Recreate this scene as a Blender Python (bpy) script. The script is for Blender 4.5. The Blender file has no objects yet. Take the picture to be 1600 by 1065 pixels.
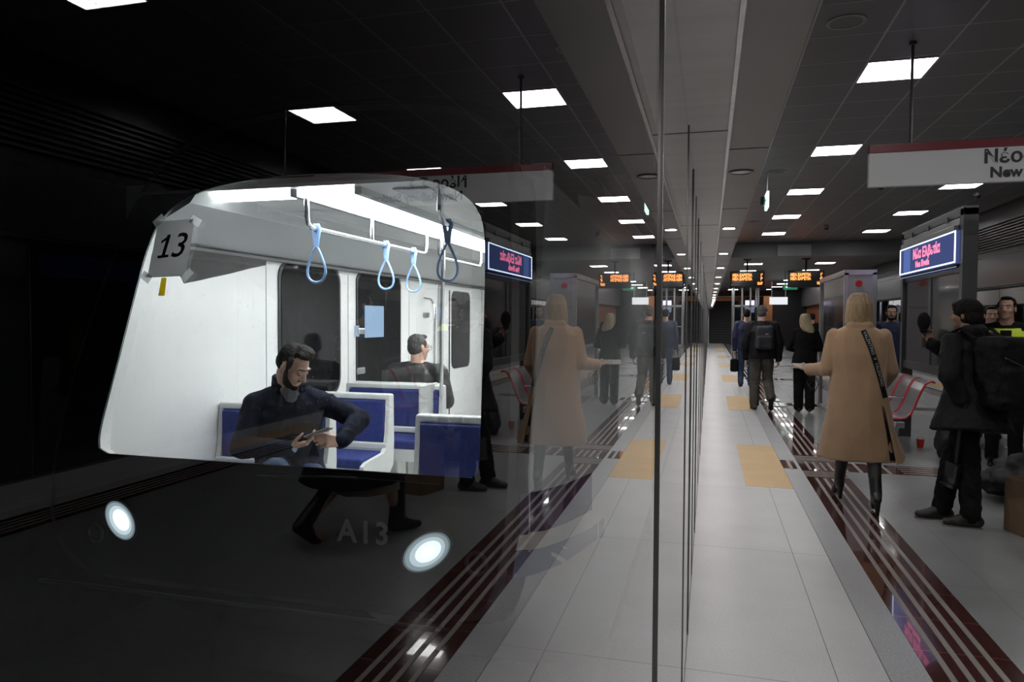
import bpy, bmesh, math, random
from mathutils import Vector, Matrix, Euler, noise
from mathutils.bvhtree import BVHTree

random.seed(7)
PI = math.pi
SC = bpy.context.scene
COL = SC.collection

# ------------------------------------------------------------------ camera, world, exposure
H = 1.55                                   # eye height above the platform
F_PX, CX, CY = 1120.0, 800.0, 532.5
ROLL = 0.0053


def camera_basis(vx=1108.0, vy=500.0):
    c, s = math.cos(ROLL), math.sin(ROLL)
    dx, dy = vx - CX, vy - CY
    ux, uy = c * dx + s * dy, -s * dx + c * dy
    Y = Vector((ux, uy, F_PX)).normalized()
    p = math.atan2(-uy, F_PX)
    up = Vector((0, -math.cos(p), -math.sin(p)))
    X = Y.cross(up)
    roll = Matrix(((c, -s, 0), (s, c, 0), (0, 0, 1)))
    rows = [roll @ X, roll @ Y, roll @ up]
    return Matrix([tuple(r) for r in rows])


R = camera_basis()
CAMLOC = Vector((0, 0, H))
right = Vector((R[0][0], R[1][0], R[2][0]))
down = Vector((R[0][1], R[1][1], R[2][1]))
fwd = Vector((R[0][2], R[1][2], R[2][2]))
cam_d = bpy.data.cameras.new('camera')
cam = bpy.data.objects.new('camera', cam_d)
COL.objects.link(cam)
cam.matrix_world = Matrix(((right.x, -down.x, -fwd.x, CAMLOC.x), (right.y, -down.y, -fwd.y, CAMLOC.y),
                           (right.z, -down.z, -fwd.z, CAMLOC.z), (0, 0, 0, 1)))
cam_d.sensor_width = 36.0
cam_d.lens = F_PX / 1600 * 36
cam_d.clip_start = 0.01
cam_d.clip_end = 300
SC.camera = cam

w = bpy.data.worlds.new('world')
SC.world = w
w.use_nodes = True
w.node_tree.nodes['Background'].inputs[0].default_value = (0.01, 0.011, 0.013, 1)
w.node_tree.nodes['Background'].inputs[1].default_value = 0.3
SC.view_settings.view_transform = 'Standard'
SC.view_settings.look = 'None'
SC.view_settings.gamma = 1
SC.view_settings.use_curve_mapping = False
SC.view_settings.exposure = 0.0
SC.cycles.use_denoising = True
SC.cycles.max_bounces = 10
SC.cycles.transparent_max_bounces = 24
SC.cycles.glossy_bounces = 6
SC.cycles.sample_clamp_indirect = 6.0
SC.cycles.caustics_reflective = False
SC.cycles.caustics_refractive = False

PANEL_L = 17.0        # radiance of the platform ceiling panels
STRIP_L = 26.0         # of the light strip in the train
DOWN_L = 520.0         # of the soffit downlights

# measured ground plan: glass plane at x = GX, platform on +x, track on -x
GX = -0.083
MIDX = 2.98           # centre line of the island platform
CEIL = 3.95


def ray(px, py):
    q = Vector(((px - CX) / F_PX, (py - CY) / F_PX, 1.0))
    return Vector((R[0].dot(q), R[1].dot(q), R[2].dot(q)))


def atY(px, py, Y):
    r = ray(px, py)
    return CAMLOC + r * (Y / r.y)


def atX(px, py, X):
    r = ray(px, py)
    return CAMLOC + r * (X / r.x)


def atZ(px, py, z=0.0):
    r = ray(px, py)
    return CAMLOC + r * ((z - H) / r.z)


# ------------------------------------------------------------------ materials
MATS = {}


def mat(name, col, rough=0.5, metal=0.0, var=0.0, scale=8.0, bump=0.0, bscale=60.0, spec=None, stretch=None,
        coat=0.0, emit=None, estr=0.0, sheen=0.0):
    if name in MATS:
        return MATS[name]
    m = bpy.data.materials.new(name)
    m.use_nodes = True
    nt = m.node_tree
    b = nt.nodes['Principled BSDF']
    b.inputs['Base Color'].default_value = (*col, 1)
    b.inputs['Roughness'].default_value = rough
    b.inputs['Metallic'].default_value = metal
    if spec is not None:
        b.inputs['Specular IOR Level'].default_value = spec
    if coat:
        b.inputs['Coat Weight'].default_value = coat
        b.inputs['Coat Roughness'].default_value = 0.03
    if sheen:
        b.inputs['Sheen Weight'].default_value = sheen
    if emit is not None:
        b.inputs['Emission Color'].default_value = (*emit, 1)
        b.inputs['Emission Strength'].default_value = estr
    tc = nt.nodes.new('ShaderNodeTexCoord')
    mp = nt.nodes.new('ShaderNodeMapping')
    nt.links.new(tc.outputs['Object'], mp.inputs[0])
    if stretch:
        mp.inputs['Scale'].default_value = stretch
    if var:
        n = nt.nodes.new('ShaderNodeTexNoise')
        n.inputs['Scale'].default_value = scale
        n.inputs['Detail'].default_value = 6
        nt.links.new(mp.outputs[0], n.inputs['Vector'])
        r = nt.nodes.new('ShaderNodeValToRGB')
        r.color_ramp.elements[0].position = 0.3
        r.color_ramp.elements[1].position = 0.7
        lo = tuple(max(0, c * (1 - var)) for c in col)
        hi = tuple(min(1, c * (1 + var)) for c in col)
        r.color_ramp.elements[0].color = (*lo, 1)
        r.color_ramp.elements[1].color = (*hi, 1)
        nt.links.new(n.outputs['Fac'], r.inputs['Fac'])
        nt.links.new(r.outputs['Color'], b.inputs['Base Color'])
    if bump:
        n2 = nt.nodes.new('ShaderNodeTexNoise')
        n2.inputs['Scale'].default_value = bscale
        n2.inputs['Detail'].default_value = 4
        nt.links.new(mp.outputs[0], n2.inputs['Vector'])
        bp = nt.nodes.new('ShaderNodeBump')
        bp.inputs['Strength'].default_value = bump
        bp.inputs['Distance'].default_value = 0.01
        nt.links.new(n2.outputs['Fac'], bp.inputs['Height'])
        nt.links.new(bp.outputs['Normal'], b.inputs['Normal'])
    MATS[name] = m
    return m


def emat(name, col, strength):
    if name in MATS:
        return MATS[name]
    m = bpy.data.materials.new(name)
    m.use_nodes = True
    nt = m.node_tree
    nt.nodes.clear()
    e = nt.nodes.new('ShaderNodeEmission')
    e.inputs[0].default_value = (*col, 1)
    e.inputs[1].default_value = strength
    o = nt.nodes.new('ShaderNodeOutputMaterial')
    nt.links.new(e.outputs[0], o.inputs[0])
    MATS[name] = m
    return m


def math_node(nt, op, a, b=None):
    n = nt.nodes.new('ShaderNodeMath')
    n.operation = op
    for i, v in enumerate((a, b)):
        if v is None:
            continue
        if isinstance(v, (int, float)):
            n.inputs[i].default_value = v
        else:
            nt.links.new(v, n.inputs[i])
    return n.outputs[0]


def glass_mat(name, tint=(0.9, 0.92, 0.92), dirt=0.0, both=True, streak=(6, 6, 0.8), dirt_lo=0.5, rough=0.0, body=0.0):
    """thin pane: Schlick reflection (both faces) mixed with straight transmission; optional grime"""
    if name in MATS:
        return MATS[name]
    m = bpy.data.materials.new(name)
    m.use_nodes = True
    nt = m.node_tree
    nt.nodes.clear()
    out = nt.nodes.new('ShaderNodeOutputMaterial')
    geo = nt.nodes.new('ShaderNodeNewGeometry')
    dot = nt.nodes.new('ShaderNodeVectorMath')
    dot.operation = 'DOT_PRODUCT'
    nt.links.new(geo.outputs['Normal'], dot.inputs[0])
    nt.links.new(geo.outputs['Incoming'], dot.inputs[1])
    c = math_node(nt, 'ABSOLUTE', dot.outputs['Value'])
    one = math_node(nt, 'SUBTRACT', 1.0, c)
    p5 = math_node(nt, 'POWER', one, 5.0)
    f = math_node(nt, 'ADD', math_node(nt, 'MULTIPLY', p5, 0.957), 0.043)
    if both:
        f = math_node(nt, 'DIVIDE', math_node(nt, 'MULTIPLY', f, 2.0), math_node(nt, 'ADD', f, 1.0))
    tr = nt.nodes.new('ShaderNodeBsdfTransparent')
    tr.inputs[0].default_value = (*tint, 1)
    gl = nt.nodes.new('ShaderNodeBsdfGlossy')
    gl.inputs['Roughness'].default_value = rough
    gl.inputs[0].default_value = (1, 1, 1, 1)
    mx = nt.nodes.new('ShaderNodeMixShader')
    nt.links.new(f, mx.inputs[0])
    last = tr.outputs[0]
    if dirt or body:
        df = nt.nodes.new('ShaderNodeBsdfDiffuse')
        df.inputs[0].default_value = (0.85, 0.87, 0.88, 1)
        tl = nt.nodes.new('ShaderNodeBsdfTranslucent')
        tl.inputs[0].default_value = (0.85, 0.87, 0.88, 1)
        md = nt.nodes.new('ShaderNodeMixShader')
        md.inputs[0].default_value = 0.6
        nt.links.new(df.outputs[0], md.inputs[1])
        nt.links.new(tl.outputs[0], md.inputs[2])
        tc = nt.nodes.new('ShaderNodeTexCoord')
        mp = nt.nodes.new('ShaderNodeMapping')
        mp.inputs['Scale'].default_value = streak
        nt.links.new(tc.outputs['Object'], mp.inputs[0])
        n = nt.nodes.new('ShaderNodeTexNoise')
        n.inputs['Scale'].default_value = 6
        n.inputs['Detail'].default_value = 8
        n.inputs['Roughness'].default_value = 0.65
        nt.links.new(mp.outputs[0], n.inputs['Vector'])
        mr = nt.nodes.new('ShaderNodeMapRange')
        mr.inputs[1].default_value = dirt_lo
        mr.inputs[2].default_value = 0.8
        mr.inputs[3].default_value = body
        mr.inputs[4].default_value = dirt
        nt.links.new(n.outputs['Fac'], mr.inputs[0])
        # small dried drops
        v = nt.nodes.new('ShaderNodeTexVoronoi')
        v.inputs['Scale'].default_value = 55
        nt.links.new(tc.outputs['Object'], v.inputs['Vector'])
        sp = math_node(nt, 'LESS_THAN', v.outputs['Distance'], 0.10)
        n3 = nt.nodes.new('ShaderNodeTexNoise')
        n3.inputs['Scale'].default_value = 7
        nt.links.new(tc.outputs['Object'], n3.inputs['Vector'])
        g3 = math_node(nt, 'GREATER_THAN', n3.outputs['Fac'], 0.58)
        spot = math_node(nt, 'MULTIPLY', math_node(nt, 'MULTIPLY', sp, g3), 0.4 if dirt > 0.08 else 0.0)
        tot = math_node(nt, 'MAXIMUM', mr.outputs[0], spot)
        m2 = nt.nodes.new('ShaderNodeMixShader')
        nt.links.new(tot, m2.inputs[0])
        nt.links.new(tr.outputs[0], m2.inputs[1])
        nt.links.new(md.outputs[0], m2.inputs[2])
        last = m2.outputs[0]
    nt.links.new(last, mx.inputs[1])
    nt.links.new(gl.outputs[0], mx.inputs[2])
    nt.links.new(mx.outputs[0], out.inputs[0])
    MATS[name] = m
    return m


def clear_mat(name, tint):
    m = bpy.data.materials.new(name)
    m.use_nodes = True
    nt = m.node_tree
    nt.nodes.clear()
    out = nt.nodes.new('ShaderNodeOutputMaterial')
    tr = nt.nodes.new('ShaderNodeBsdfTransparent')
    tr.inputs[0].default_value = (*tint, 1)
    nt.links.new(tr.outputs[0], out.inputs[0])
    return m


def floor_mat(name, col, rough, tile=None, off=(0, 0), jcol=0.5, speck=0.25, coat=0.0, bumpk=0.0, jw=0.006):
    m = mat(name, col, rough, var=0.0)
    nt = m.node_tree
    b = nt.nodes['Principled BSDF']
    geo = nt.nodes.new('ShaderNodeNewGeometry')
    mp = nt.nodes.new('ShaderNodeMapping')
    mp.inputs['Location'].default_value = (off[0], off[1], 0)
    nt.links.new(geo.outputs['Position'], mp.inputs[0])
    n = nt.nodes.new('ShaderNodeTexNoise')
    n.inputs['Scale'].default_value = 90
    n.inputs['Detail'].default_value = 3
    nt.links.new(geo.outputs['Position'], n.inputs['Vector'])
    n2 = nt.nodes.new('ShaderNodeTexNoise')
    n2.inputs['Scale'].default_value = 2.2
    n2.inputs['Detail'].default_value = 8
    nt.links.new(geo.outputs['Position'], n2.inputs['Vector'])
    a = math_node(nt, 'MULTIPLY', math_node(nt, 'SUBTRACT', n.outputs['Fac'], 0.5), speck * 3)
    a2 = math_node(nt, 'MULTIPLY', math_node(nt, 'SUBTRACT', n2.outputs['Fac'], 0.5), 0.30)
    k = math_node(nt, 'ADD', math_node(nt, 'ADD', a, a2), 1.0)
    if tile:
        sep = nt.nodes.new('ShaderNodeSeparateXYZ')
        nt.links.new(mp.outputs[0], sep.inputs[0])
        js = None
        for ax, t in ((0, tile[0]), (1, tile[1])):
            if not t:
                continue
            mo = math_node(nt, 'PINGPONG', sep.outputs[ax], t / 2)
            l = math_node(nt, 'LESS_THAN', mo, jw / 2)
            js = l if js is None else math_node(nt, 'MAXIMUM', js, l)
        k = math_node(nt, 'MULTIPLY', k, math_node(nt, 'SUBTRACT', 1.0, math_node(nt, 'MULTIPLY', js, jcol)))
    vm = nt.nodes.new('ShaderNodeVectorMath')
    vm.operation = 'SCALE'
    vm.inputs[0].default_value = col
    nt.links.new(k, vm.inputs['Scale'])
    nt.links.new(vm.outputs[0], b.inputs['Base Color'])
    r = math_node(nt, 'ADD', math_node(nt, 'MULTIPLY', math_node(nt, 'SUBTRACT', n2.outputs['Fac'], 0.5), 0.02), rough)
    nt.links.new(r, b.inputs['Roughness'])
    if coat:
        b.inputs['Coat Weight'].default_value = coat
        b.inputs['Coat Roughness'].default_value = 0.02
    if bumpk:
        v = nt.nodes.new('ShaderNodeTexVoronoi')
        v.inputs['Scale'].default_value = 28
        v.inputs['Randomness'].default_value = 0.0
        nt.links.new(geo.outputs['Position'], v.inputs['Vector'])
        bp = nt.nodes.new('ShaderNodeBump')
        bp.inputs['Strength'].default_value = bumpk
        bp.inputs['Distance'].default_value = 0.006
        bp.invert = True
        nt.links.new(v.outputs['Distance'], bp.inputs['Height'])
        nt.links.new(bp.outputs['Normal'], b.inputs['Normal'])
    return m


M = {}
M['granite'] = floor_mat('granite_floor', (0.26, 0.265, 0.27), 0.24, tile=(0.6, 1.2), off=(0.2, 0.1), jcol=0.18, speck=0.10)
M['slab'] = floor_mat('pale_floor_slabs', (0.60, 0.595, 0.60), 0.36, tile=(None, 1.83), off=(0, 0.42), jcol=0.45, speck=0.12)
M['granite_edge'] = floor_mat('speckled_edge_granite', (0.42, 0.425, 0.44), 0.35, tile=(None, 1.22), jcol=0.15, speck=0.3)
M['red_tile'] = floor_mat('polished_red_brown_tile', (0.072, 0.026, 0.024), 0.10, tile=(None, 0.40), off=(0, 0.27), jcol=-3.0, speck=0.1, coat=0.7, jw=0.005)
M['rib'] = floor_mat('pale_tactile_rib', (0.30, 0.275, 0.25), 0.3, speck=0.1)
M['yellow_tile'] = floor_mat('yellow_tactile_tile', (0.68, 0.46, 0.22), 0.5, tile=(None, 0.3), jcol=0.2, speck=0.06, bumpk=0.5)
M['ceiling'] = mat('dark_perforated_ceiling', (0.165, 0.165, 0.17), 0.42, 0.25, var=0.06, scale=2)
M['joint'] = mat('ceiling_joint_profile', (0.42, 0.42, 0.43), 0.4, 0.2)
M['mullion'] = mat('grey_glass_seam_profile', (0.16, 0.16, 0.16), 0.3, 0.5)
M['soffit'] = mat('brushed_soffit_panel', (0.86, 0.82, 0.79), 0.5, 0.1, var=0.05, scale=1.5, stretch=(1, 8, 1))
M['soffit_dark'] = mat('soffit_shadow_gap', (0.02, 0.02, 0.02), 0.6)
M['steel'] = mat('brushed_steel', (0.52, 0.52, 0.53), 0.3, 0.9, var=0.08, scale=30, stretch=(1, 1, 0.05))
M['steel_dark'] = mat('dark_steel_frame', (0.13, 0.13, 0.135), 0.32, 0.85)
M['chrome'] = mat('chrome_rail', (0.86, 0.87, 0.88), 0.10, 1.0)
M['black_gloss'] = mat('black_gloss_panel', (0.012, 0.012, 0.014), 0.12, 0.0, coat=0.4)
M['black_matt'] = mat('black_matt', (0.012, 0.012, 0.013), 0.6)
M['grille'] = mat('dark_slat_grille', (0.07, 0.07, 0.072), 0.35, 0.6)
M['header_dark'] = mat('dark_satin_header', (0.02, 0.02, 0.022), 0.28, 0.2)
M['rubber'] = mat('black_rubber', (0.02, 0.02, 0.02), 0.5)
M['psd_glass'] = glass_mat('platform_door_glass', (0.86, 0.885, 0.89))
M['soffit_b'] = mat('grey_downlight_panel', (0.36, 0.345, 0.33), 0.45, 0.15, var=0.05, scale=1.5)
M['pane_back'] = clear_mat('glass_rear_face', (1, 1, 1))
M['pane_edge'] = mat('glass_edge', (0.12, 0.16, 0.15), 0.1, 0.0)
M['white_sign'] = mat('pale_grey_sign_face', (0.86, 0.86, 0.87), 0.4)
M['sign_red'] = mat('dark_red_sign_band', (0.22, 0.012, 0.025), 0.35)
M['ink'] = mat('black_lettering', (0.012, 0.012, 0.013), 0.3)
M['panel_light'] = emat('ceiling_panel_glow', (1.0, 0.995, 0.99), PANEL_L)
M['down_light'] = emat('downlight_glow', (1.0, 0.965, 0.94), DOWN_L)
M['wood'] = mat('orange_wood_panel', (0.34, 0.13, 0.045), 0.35, var=0.25, scale=3, stretch=(4, 4, 0.3))
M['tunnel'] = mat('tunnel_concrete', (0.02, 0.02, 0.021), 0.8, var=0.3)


# ------------------------------------------------------------------ mesh helpers
class MB:
    """collects boxes, tubes, prisms; build() links them as one mesh object"""

    def __init__(s):
        s.v, s.f, s.m = [], [], []

    def add(s, vs, fs, mi=0):
        o = len(s.v)
        s.v += [Vector(p) for p in vs]
        s.f += [tuple(i + o for i in f) for f in fs]
        s.m += [mi] * len(fs)
        return s

    def box(s, x0, x1, y0, y1, z0, z1, mi=0, mx=None):
        vs = [Vector((x, y, z)) for z in (z0, z1) for y in (y0, y1) for x in (x0, x1)]
        if mx is not None:
            vs = [mx @ p for p in vs]
        fs = [(0, 2, 3, 1), (4, 5, 7, 6), (0, 1, 5, 4), (2, 6, 7, 3), (0, 4, 6, 2), (1, 3, 7, 5)]
        return s.add(vs, fs, mi)

    def rbox(s, x0, x1, y0, y1, z0, z1, r=0.01, mi=0, mx=None, seg=3):
        """box with rounded edges"""
        bm = bmesh.new()
        bmesh.ops.create_cube(bm, size=1.0)
        for v in bm.verts:
            v.co = Vector(((x0 + x1) / 2 + v.co.x * (x1 - x0), (y0 + y1) / 2 + v.co.y * (y1 - y0), (z0 + z1) / 2 + v.co.z * (z1 - z0)))
        bmesh.ops.bevel(bm, geom=bm.edges[:], offset=r, segments=seg, affect='EDGES', profile=0.5)
        vs = [v.co.copy() if mx is None else mx @ v.co for v in bm.verts]
        for i, v in enumerate(bm.verts):
            v.index = i
        fs = [tuple(v.index for v in f.verts) for f in bm.faces]
        bm.free()
        return s.add(vs, fs, mi)

    def tube(s, pts, r, n=10, mi=0, closed=False, caps=True, flat=None):
        pts = [Vector(p) for p in pts]
        k = len(pts)
        rs = r if isinstance(r, (list, tuple)) else [r] * k
        rings, up = [], None
        for i, p in enumerate(pts):
            a = pts[(i - 1) % k] if (i > 0 or closed) else p
            b = pts[(i + 1) % k] if (i < k - 1 or closed) else p
            t = (b - a).normalized()
            if up is None:
                up = Vector((0, 0, 1)) if abs(t.z) < 0.9 else Vector((1, 0, 0))
            u = t.cross(up)
            if u.length < 1e-5:
                u = t.cross(Vector((0, 1, 0)))
            u.normalize()
            vv = u.cross(t).normalized()
            up = vv
            fl = flat or (1, 1)
            rings.append([p + (u * math.cos(2 * PI * j / n) * fl[0] + vv * math.sin(2 * PI * j / n) * fl[1]) * rs[i] for j in range(n)])
        vs = [q for ring in rings for q in ring]
        fs = []
        for i in range(k if closed else k - 1):
            i2 = (i + 1) % k
            for j in range(n):
                j2 = (j + 1) % n
                fs.append((i * n + j, i * n + j2, i2 * n + j2, i2 * n + j))
        if caps and not closed:
            fs.append(tuple(range(n))[::-1])
            fs.append(tuple((k - 1) * n + j for j in range(n)))
        return s.add(vs, fs, mi)

    def disc(s, c, nrm, r0, r1, h0, h1, n=28, mi=0):
        """conical frustum: radius r0 at offset h0, r1 at h1 along nrm, both ends capped"""
        c, nrm = Vector(c), Vector(nrm).normalized()
        u = nrm.orthogonal().normalized()
        v = nrm.cross(u)
        vs = []
        for r_, h_ in ((r0, h0), (r1, h1)):
            vs += [c + nrm * h_ + (u * math.cos(2 * PI * j / n) + v * math.sin(2 * PI * j / n)) * r_ for j in range(n)]
        fs = [(j, (j + 1) % n, n + (j + 1) % n, n + j) for j in range(n)]
        fs += [tuple(range(n))[::-1], tuple(range(n, 2 * n))]
        return s.add(vs, fs, mi)

    def ring(s, c, nrm, ri, ro, h, n=32, mi=0):
        c, nrm = Vector(c), Vector(nrm).normalized()
        u = nrm.orthogonal().normalized()
        v = nrm.cross(u)
        vs = []
        for r_, h_ in ((ri, 0), (ro, 0), (ro, h), (ri, h)):
            vs += [c + nrm * h_ + (u * math.cos(2 * PI * j / n) + v * math.sin(2 * PI * j / n)) * r_ for j in range(n)]
        fs = []
        for a in range(4):
            b = (a + 1) % 4
            fs += [(a * n + j, a * n + (j + 1) % n, b * n + (j + 1) % n, b * n + j) for j in range(n)]
        return s.add(vs, fs, mi)

    def prism(s, poly, depth, mi=0):
        """closed outline (list of 3-D points, planar) given thickness along vector depth"""
        n = len(poly)
        d = Vector(depth)
        vs = [Vector(p) for p in poly] + [Vector(p) + d for p in poly]
        fs = [tuple(range(n))[::-1], tuple(range(n, 2 * n))]
        fs += [(j, (j + 1) % n, n + (j + 1) % n, n + j) for j in range(n)]
        return s.add(vs, fs, mi)

    def loft(s, rings, mi=0, closed=True, caps=True):
        n = len(rings[0])
        vs = [p for r_ in rings for p in r_]
        fs = []
        for i in range(len(rings) - 1):
            for j in range(n if closed else n - 1):
                j2 = (j + 1) % n
                fs.append((i * n + j, i * n + j2, (i + 1) * n + j2, (i + 1) * n + j))
        if caps and closed:
            fs.append(tuple(range(n))[::-1])
            fs.append(tuple((len(rings) - 1) * n + j for j in range(n)))
        return s.add(vs, fs, mi)

    def build(s, name, mats, parent=None, smooth=False, fix=True):
        me = bpy.data.meshes.new(name)
        me.from_pydata([tuple(p) for p in s.v], [], s.f)
        if not isinstance(mats, (list, tuple)):
            mats = [mats]
        for m_ in mats:
            me.materials.append(m_)
        for i, p in enumerate(me.polygons):
            p.material_index = s.m[i]
            p.use_smooth = smooth
        if fix:
            bm = bmesh.new()
            bm.from_mesh(me)
            bmesh.ops.recalc_face_normals(bm, faces=bm.faces[:])
            bm.to_mesh(me)
            bm.free()
        o = bpy.data.objects.new(name, me)
        COL.objects.link(o)
        if smooth and fix:
            try:
                me.set_sharp_from_angle(angle=0.7)
            except Exception:
                pass
        if parent is not None:
            o.parent = parent
        return o


def tag(o, label=None, cat=None, group=None, kind=None):
    if label:
        o['label'] = label
    if cat:
        o['category'] = cat
    if group:
        o['group'] = group
    if kind:
        o['kind'] = kind
    return o


def empty(name, loc=(0, 0, 0), rz=0.0):
    o = bpy.data.objects.new(name, None)
    o.location = loc
    o.rotation_euler = (0, 0, rz)
    o.empty_display_size = 0.1
    COL.objects.link(o)
    return o


def struct(o):
    o['kind'] = 'structure'
    return o


def copy_tree(o, parent=None):
    c = o.copy()
    COL.objects.link(c)
    if parent is not None:
        c.parent = parent
    for ch in [x for x in list(o.children)]:
        copy_tree(ch, c)
    return c


def text_mesh(name, body, size, m, mx, parent=None, extrude=0.002, align='LEFT', bold=0.0, shear=0.0, sx=1.0, spacing=1.0):
    """lettering as a real, thin raised mesh. mx maps text plane (x right, y up, z out) to the parent's space"""
    cu = bpy.data.curves.new(name, 'FONT')
    cu.body = body
    cu.size = size
    cu.align_x = align
    cu.align_y = 'CENTER'
    cu.extrude = extrude
    cu.offset = bold
    cu.shear = shear
    cu.space_character = spacing
    cu.resolution_u = 3
    t = bpy.data.objects.new(name + '_tmp', cu)
    COL.objects.link(t)
    dg = bpy.context.evaluated_depsgraph_get()
    me = bpy.data.meshes.new_from_object(t.evaluated_get(dg))
    bpy.data.objects.remove(t)
    bpy.data.curves.remove(cu)
    for v in me.vertices:
        v.co = mx @ Vector((v.co.x * sx, v.co.y, v.co.z))
    me.materials.clear()
    me.materials.append(m)
    me.name = name
    o = bpy.data.objects.new(name, me)
    COL.objects.link(o)
    if parent is not None:
        o.parent = parent
    return o


def frame_mx(origin, xdir, ydir):
    x = Vector(xdir).normalized()
    y = Vector(ydir).normalized()
    z = x.cross(y)
    o = Vector(origin)
    return Matrix(((x.x, y.x, z.x, o.x), (x.y, y.y, z.y, o.y), (x.z, y.z, z.z, o.z), (0, 0, 0, 1)))


# ------------------------------------------------------------------ platform floor
Y0, Y1 = -5.0, 50.0
X2 = 2 * MIDX - GX                      # glass plane of the far platform edge


def both(a, b):
    """an x-interval and its mirror about the platform's centre line"""
    return [(a, b), (2 * MIDX - b, 2 * MIDX - a)]


fl = MB()
for (a, b) in both(GX - 0.02, 0.775):
    fl.box(a, b, Y0, 56, -0.3, 0, 0)
for (a, b) in both(0.775, 1.355):
    fl.box(a, b, Y0, 56, -0.3, 0, 1)
fl.box(1.355, 2 * MIDX - 1.355, Y0, 56, -0.3, 0, 2)
struct(fl.build('floor', [M['slab'], M['granite_edge'], M['granite']]))
M['line'] = mat('floor_joint_line', (0.10, 0.10, 0.10), 0.6)
jl = MB()
for (a, b) in both(0.7735, 0.7775) + both(0.555, 0.558):
    jl.box(a, b, Y0, 52, -0.01, 0.0006)
struct(jl.build('trim_1', M['line']))

SX0, SX1 = 0.95, 1.355
CROSS = [(7.95, 8.47), (13.85, 14.37), (19.8, 20.3), (25.7, 26.2), (31.6, 32.1)]
st, rb = MB(), MB()
for (a, b) in both(SX0, SX1):
    st.box(a, b, Y0, 50, -0.01, 0.001)
    prev = Y0
    for (c0, c1) in CROSS + [(50, 50)]:
        for fr in (0.22, 0.405, 0.585, 0.765):
            xc = a + (b - a) * fr
            rb.box(xc - 0.013, xc + 0.013, prev, c0 - 0.38, 0, 0.004)
            if c1 > c0:
                rb.box(xc - 0.013, xc + 0.013, c0 + 0.02, c1 - 0.06, 0, 0.004)
        if c1 > c0:
            for k in range(5):
                for (q0, q1) in ((c0 - 0.34, c0 - 0.04), (c1 + 0.02, c1 + 0.30)):
                    yy = q0 + (q1 - q0) * (k + 0.5) / 5
                    rb.box(a, b, yy - 0.012, yy + 0.012, 0, 0.0035)
        prev = c1 + 0.36
for (c0, c1) in CROSS:
    st.box(SX1, 2 * MIDX - SX1, c0 + 0.03, c1 - 0.02, -0.01, 0.001)
    for (a, b) in both(0.775, 0.915):
        st.box(a, b, c0 + 0.03, c1 - 0.02, -0.01, 0.001)
        xm = (a + b) / 2 + 0.01
        rb.box(xm - 0.016, xm + 0.016, c0, c1, 0, 0.004)
    for (q0, q1) in both(SX1 + 0.0, 1.9):
        for k in range(4):
            xx = q0 + (q1 - q0) * (k + 0.25) / 4
            rb.box(xx - 0.016, xx + 0.016, c0, c1, 0, 0.004)
    for k in range(4):
        yy = c0 + 0.03 + (c1 - c0 - 0.05) * (k + 0.7) / 4.4
        rb.box(1.93, 2 * MIDX - 1.93, yy - 0.012, yy + 0.012, 0, 0.004)
struct(st.build('trim_2', M['red_tile']))
struct(rb.build('trim_3', M['rib']))
ye = MB()
for (a, b) in both(0.35, 0.773):
    y = 7.02 - 5.92 * 2
    while y < 46:
        if abs(y - 1.1) > 0.1:
            ye.box(a, b, y, y + 2.32, -0.01, 0.0025)
        y += 5.92
struct(ye.build('trim_4', M['yellow_tile']))

# ------------------------------------------------------------------ platform screen glass, header and soffit (both edges)
ZT = 2.28
JO = [-3.4, -1.85, -0.3, 1.25, 2.79, 3.60, 4.40, 5.35, 6.9]
while JO[-1] < 49:
    JO.append(JO[-1] + 1.55)
wn = 0


def glass_edge(xg, sgn, joints):
    global wn
    for i in range(len(joints) - 1):
        a, b = joints[i], joints[i + 1]
        wn += 1
        e = empty('window_%d' % wn, (xg, (a + b) / 2, 0))
        struct(e)
        hl = (b - a) / 2
        th = 0.008 * sgn
        p = MB()
        vs = [(0, -hl, 0.02), (0, hl, 0.02), (0, hl, ZT), (0, -hl, ZT), (-th, -hl, 0.02), (-th, hl, 0.02), (-th, hl, ZT), (-th, -hl, ZT)]
        p.add(vs, [(0, 1, 2, 3)], 0)
        p.add(vs, [(4, 7, 6, 5)], 1)
        p.add(vs, [(0, 4, 5, 1), (1, 5, 6, 2), (2, 6, 7, 3), (3, 7, 4, 0)], 2)
        p.build('pane', [M['psd_glass'], M['pane_back'], M['pane_edge']], e)
        f = MB()
        pr = 0.0045 if i % 2 == 0 else 0.003
        f.box(min(-0.0085 * sgn, pr * sgn), max(-0.0085 * sgn, pr * sgn), hl - 0.004, hl + 0.004, 0.0, ZT)
        f.box(min(-0.0085 * sgn, 0.002 * sgn), max(-0.0085 * sgn, 0.002 * sgn), -hl, hl + 0.004, 0.0, 0.022)
        f.build('frame', M['mullion'], e)


glass_edge(GX, 1, JO)
glass_edge(X2, -1, [j for j in JO if j > -2 and j < 32])


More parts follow.
